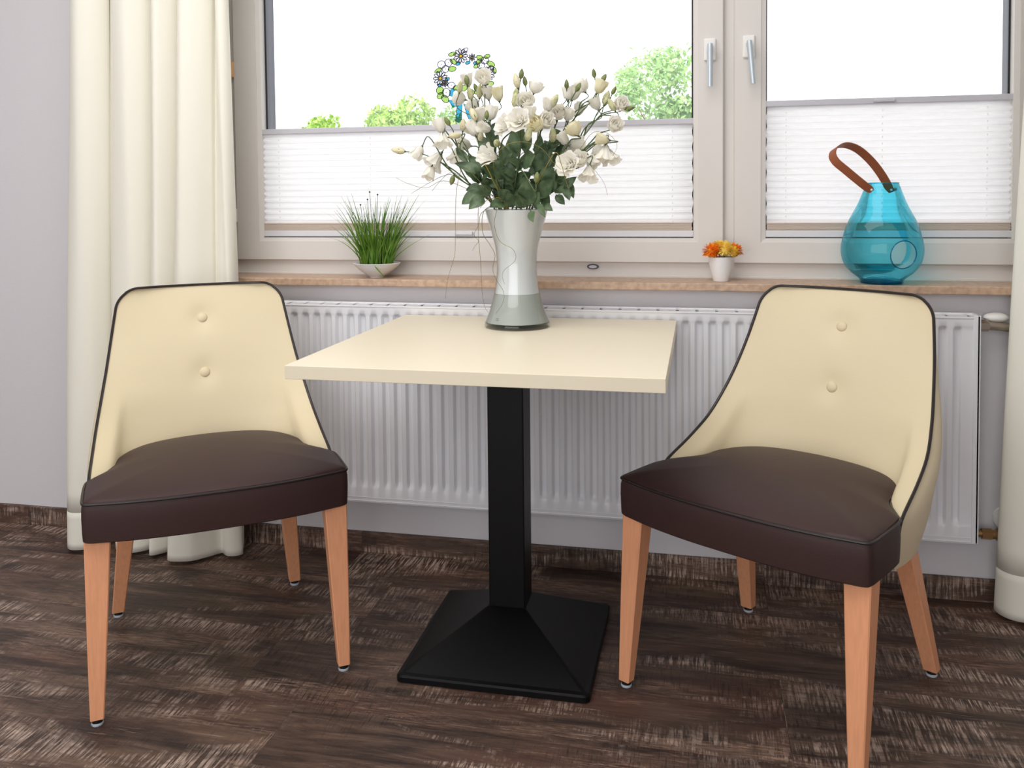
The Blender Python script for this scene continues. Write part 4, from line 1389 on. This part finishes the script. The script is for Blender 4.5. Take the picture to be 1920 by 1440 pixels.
# ------------------------------------------------------------------ small pot with orange and yellow flowers
px, py = 0.421, 0.006
fp = thing('flower_pot', (px, py, SZ), 'tiny white pot of orange and yellow blossoms on the sill below the window post', 'potted plant')
MB().lathe([(0.0, 0.0), (0.0205, 0.0), (0.0215, 0.002), (0.0265, 0.022), (0.0315, 0.046), (0.0345, 0.068), (0.0330, 0.069), (0.0300, 0.05), (0.02, 0.02), (0.0, 0.01)], 40).build('pot', 'china', fp)
MB().lathe([(0.0, 0.060), (0.0300, 0.060), (0.0305, 0.056)], 24).build('moss', 'soil', fp)
def pompom(c, r, m, seed):
    rnd = random.Random(seed)
    b = MB()
    b.sphere(c, r * 0.55, 12, 8)
    for k in range(220):
        zc = rnd.uniform(-0.35, 1)
        a = rnd.uniform(0, 2 * PI)
        d = Vector((math.sqrt(1 - zc * zc) * math.cos(a), math.sqrt(1 - zc * zc) * math.sin(a), zc))
        L_ = r * rnd.uniform(0.85, 1.1)
        s = d.cross(Vector((0.3, 0.2, 1))).normalized()
        w = r * 0.10
        p0 = Vector(c) + d * r * 0.4
        p1 = Vector(c) + d * L_ * 0.8
        p2 = Vector(c) + d * L_ + Vector((0, 0, -0.1 * r))
        n = d.cross(s) * w * 0.4
        b.add([p0 - s * w * 0.5, p0 + s * w * 0.5, p1 + s * w + n, p1 - s * w + n, p2], [[0, 1, 2, 3], [3, 2, 4]])
    o = b.build('blossom', m, fp)
    MB().tube([(c[0] * 0.4, c[1] * 0.4, 0.055), (c[0], c[1], c[2] - r * 0.3)], 0.0015, 6).build('stalk', 'stem', o)
for k, (c, r, m) in enumerate([((-0.024, -0.014, 0.083), 0.030, 'orange'), ((0.012, -0.016, 0.088), 0.030, 'yellow'), ((0.036, 0.004, 0.083), 0.028, 'orange'), ((-0.004, 0.018, 0.090), 0.028, 'yellow'), ((0.033, -0.018, 0.082), 0.021, 'yellow')]):
    pompom(c, r, m, 70 + k)

# ------------------------------------------------------------------ turquoise lantern
lx, ly = 0.846, 0.012
ln = thing('glass_lantern', (lx, ly, SZ), 'bulbous turquoise glass lantern with brown leather handle on the sill', 'lantern')
S_ = 0.00145 / 3
LP = [(0, 110), (6, 112), (20, 116), (30, 126), (50, 152), (70, 176), (95, 195), (120, 207), (160, 216), (200, 218), (240, 211), (280, 201), (340, 182), (390, 156), (440, 130), (480, 114), (515, 101), (540, 92), (560, 85)]
LPz = [p[0] * S_ for p in LP]
LPr = [p[1] * S_ for p in LP]
def lr(z): return sum(w_ * sinterp(min(max(z + d_, 0.0), LPz[-1]), LPz, LPr) for d_, w_ in ((-0.016, .1), (-0.008, .2), (0, .4), (0.008, .2), (0.016, .1))) if 0.03 < z < 0.255 else sinterp(z, LPz, LPr)
camdir = math.atan2(CAM.y - ly, CAM.x - lx)
HA, HZ, HR = camdir + 0.56, 0.083, 0.0365
N = 180
NZ = 150
verts, faces = [], []
H = LPz[-1]
for j in range(NZ + 1):
    z = H * j / NZ
    for i in range(N):
        a = 2 * PI * i / N
        verts.append((lr(z) * math.cos(a), lr(z) * math.sin(a), z))
hc = Vector((lr(HZ) * math.cos(HA), lr(HZ) * math.sin(HA), HZ))
e1 = Vector((-math.sin(HA), math.cos(HA), 0))
def inhole(p):
    d = Vector(p) - hc
    if d.dot(Vector((math.cos(HA), math.sin(HA), 0))) < -0.03: return 9
    return math.hypot(d.dot(e1), d.z)
# snap the vertices nearest the hole to its circle
for k, p in enumerate(verts):
    d = inhole(p)
    if abs(d - HR) < 0.0014 and d < 1:
        a = math.atan2(p[1], p[0])
        s = (Vector(p) - hc)
        u_, w_ = s.dot(e1), s.z
        f = HR / d
        z2 = HZ + w_ * f
        rr = lr(z2)
        da = math.asin(max(-1, min(1, u_ * f / rr)))
        verts[k] = (rr * math.cos(HA + da), rr * math.sin(HA + da), z2)
for j in range(NZ):
    for i in range(N):
        q = [j * N + i, j * N + (i + 1) % N, (j + 1) * N + (i + 1) % N, (j + 1) * N + i]
        if all(inhole(verts[v]) > HR - 0.0009 for v in q):
            faces.append(q)
gb = MB().add(verts, faces)
gb.build('glass_body', 'blue_glass', ln)
rim = []
for k in range(64):
    t = 2 * PI * k / 64
    z = HZ + HR * math.sin(t)
    rr = lr(z)
    da = math.asin(HR * math.cos(t) / rr)
    rim.append((rr * math.cos(HA + da), rr * math.sin(HA + da), z))
MB().tube(rim, 0.0016, 8, closed=True).build('opening_rim', 'blue_rim', ln)
MB().lathe([(0.0, 0.004), (LPr[0] - 0.002, 0.0005), (LPr[0] + 0.0005, 0.003), (LPr[0] - 0.001, 0.009), (0.0, 0.011)], 48).build('glass_base', 'blue_rim', ln)
MB().tube([(LPr[-1] * math.cos(2 * PI * k / 48), LPr[-1] * math.sin(2 * PI * k / 48), H) for k in range(48)], 0.0013, 6, closed=True).build('mouth_rim', 'blue_glass', ln)
# leather handle, leaning to the left
_cr = Vector((RIGHT.x, RIGHT.y, 0)).normalized()
_cf = Vector((FWD.x, FWD.y, 0)).normalized()
def lp(zx, zy, depth):
    return _cr * ((zx - 1133) * S_) + _cf * depth + Vector((0, 0, (880 - zy) * S_))
hp = catmull([lp(1046, 366, -0.036), lp(985, 318, -0.034), lp(905, 246, -0.026), lp(858, 200, -0.018), lp(845, 160, -0.010), lp(868, 124, -0.003), lp(925, 106, 0.004), lp(1000, 128, 0.012), lp(1080, 190, 0.020), lp(1150, 272, 0.026), lp(1212, 372, 0.031)], 6)
nrm = (_cr * 0.48 - _cf * 0.73 + Vector((0, 0, 0.48))).normalized()
sb = MB()
verts, faces = [], []
n = len(hp)
for i, p in enumerate(hp):
    t = (hp[min(i + 1, n - 1)] - hp[max(i - 1, 0)]).normalized()
    w = (nrm - t * nrm.dot(t)).normalized()
    th = t.cross(w).normalized() * 0.0013
    endf = min(i, n - 1 - i)
    hw = 0.0120 * (0.55 if endf == 0 else 0.88 if endf == 1 else 1.0)
    verts += [p - w * hw - th, p + w * hw - th, p + w * hw + th, p - w * hw + th]
for i in range(n - 1):
    for j in range(4):
        faces.append([i * 4 + j, i * 4 + (j + 1) % 4, (i + 1) * 4 + (j + 1) % 4, (i + 1) * 4 + j])
faces += [[3, 2, 1, 0], [(n - 1) * 4 + k for k in range(4)]]
sb.add(verts, faces, False)
hd = sb.build('handle_strap', 'leather_strap', ln)
MB().sphere(lp(1040, 358, -0.040), 0.0042, 12, 8).build('rivet', 'handle', hd)
MB().sphere(lp(1208, 360, 0.026), 0.0042, 12, 8).build('rivet', 'handle', hd)
MB().tube([lp(1214, 358, 0.030), lp(1240, 356, 0.034)], 0.0045, 10).build('rivet_stud', 'lead', hd)

# ------------------------------------------------------------------ painted-glass wreath on the left pane
wc = at(871, 152, 0.122)
sc_ = thing('window_wreath', (wc.x, 0.122, wc.z), 'stained glass style daisy wreath with blue ribbon hanging on the left pane', 'window ornament')
PPM = (0.122 - CAM.y) / (FPX * FWD.y) * 1.02
def wpos(zx, zy):
    p = at(780 + zx / 7.2, 60 + zy / 7.2, 0.122)
    return Vector((p.x - wc.x, 0, p.z - wc.z))
def film(pts, y=0.0, th=0.0006):
    b = MB()
    n = len(pts)
    vs = [(p.x, y - th, p.z) for p in pts] + [(p.x, y + th, p.z) for p in pts]
    fs = [list(range(n)), [n + i for i in range(n)][::-1]] + [[i, n + i, n + (i + 1) % n, (i + 1) % n] for i in range(n)]
    b.add(vs, fs, False)
    return b
def ell(c, a, b_, ang, n=14):
    return [c + Vector((math.cos(ang) * a * math.cos(t) - math.sin(ang) * b_ * math.sin(t), 0, math.sin(ang) * a * math.cos(t) + math.cos(ang) * b_ * math.sin(t))) for t in [2 * PI * k / n for k in range(n)]]
def outline(b, pts, r=0.0011):
    b.tube([(p.x, -0.0012, p.z) for p in pts], r, 5, closed=True)
def daisy(zx, zy, R, n, rc, a0=0.0):
    c = wpos(zx, zy)
    f, o = MB(), MB()
    for k in range(n):
        a = a0 + 2 * PI * k / n
        pc_ = c + Vector((math.cos(a), 0, math.sin(a))) * (R * 0.62)
        e = ell(pc_, R * 0.40, R * 0.17, a)
        q = film(e)
        f.add(q.v, q.f, False)
        outline(o, e, 0.0014)
    d = f.build('daisy', 'sun_white', sc_)
    film(ell(c, rc, rc, 0, 18), -0.0004).build('daisy_center', 'sun_yellow', d)
    outline(o, ell(c, rc, rc, 0, 18), 0.0011)
    o.build('daisy_outline', 'lead', d)
PX = 0.00163
daisy(605, 325, 0.023, 11, 0.0062)
daisy(330, 625, 0.023, 11, 0.0062, 0.3)
daisy(975, 565, 0.022, 11, 0.0056, 0.1)
daisy(757, 345, 0.0115, 8, 0.0036)
daisy(395, 695, 0.0115, 8, 0.0036)
daisy(930, 700, 0.0115, 8, 0.0034)
def piece(name, m, zx, zy, a, b_, ang, dots=False):
    e = ell(wpos(zx, zy), a, b_, ang)
    o = film(e).build(name, m, sc_)
    ob = MB()
    outline(ob, e, 0.0012)
    if dots: ob.sphere(wpos(zx, zy) + Vector((0, -0.001, 0)), 0.0013, 8, 5)
    ob.build('outline', 'lead', o)
for q in [(345, 440, .013, .012, 0), (440, 415, .012, .012, 0), (400, 500, .011, .011, 0), (930, 385, .013, .011, 0), (880, 450, .012, .011, 0), (410, 820, .013, .014, 0), (480, 720, .012, .010, 0), (1010, 490, .009, .008, 0.3), (660, 250, .012, .006, 0.5)]:
    piece('white_blossom', 'sun_white', *q, True)
for q in [(490, 300, .013, .006, 0.2), (505, 400, .012, .007, -0.6), (490, 500, .013, .008, 0.1), (865, 350, .012, .008, -0.5), (850, 400, .011, .007, 0.6), (960, 330, .010, .006, 0.2), (1010, 430, .014, .008, -0.5), (1060, 520, .006, .010, 0.2), (300, 520, .013, .006, 0.5), (325, 790, .012, .012, 0), (330, 860, .012, .009, 0.6), (395, 905, .014, .010, -0.7), (1010, 700, .010, .007, 0.4), (545, 760, .010, .009, 0), (820, 460, .010, .006, 0.3), (640, 760, .013, .009, 0.2), (840, 800, .013, .009, 0.4), (740, 820, .012, .010, 0)]:
    piece('green_leaf', 'sun_green', *q)
for q in [(425, 640, .008, .005, 0.6), (700, 415, .008, .005, 0.3), (570, 430, .008, .005, 0.4), (885, 515, .010, .007, 0), (320, 720, .007, .005, 0), (800, 420, .006, .005, 0.5)]:
    piece('blue_blossom', 'sun_blue', *q)
for pts in ([(455, 790), (500, 760), (560, 790), (600, 870), (590, 900), (520, 880), (450, 860)], [(435, 920), (520, 910), (600, 960), (570, 1000), (500, 1020)], [(555, 1000), (625, 970), (615, 1190), (575, 1225), (535, 1200)], [(640, 960), (700, 1000), (760, 1200), (720, 1190), (690, 1130)]):
    e = [wpos(*p) for p in pts]
    o = film(e).build('ribbon', 'sun_blue', sc_)
    ob = MB(); outline(ob, e, 0.0009); ob.build('outline', 'lead', o)
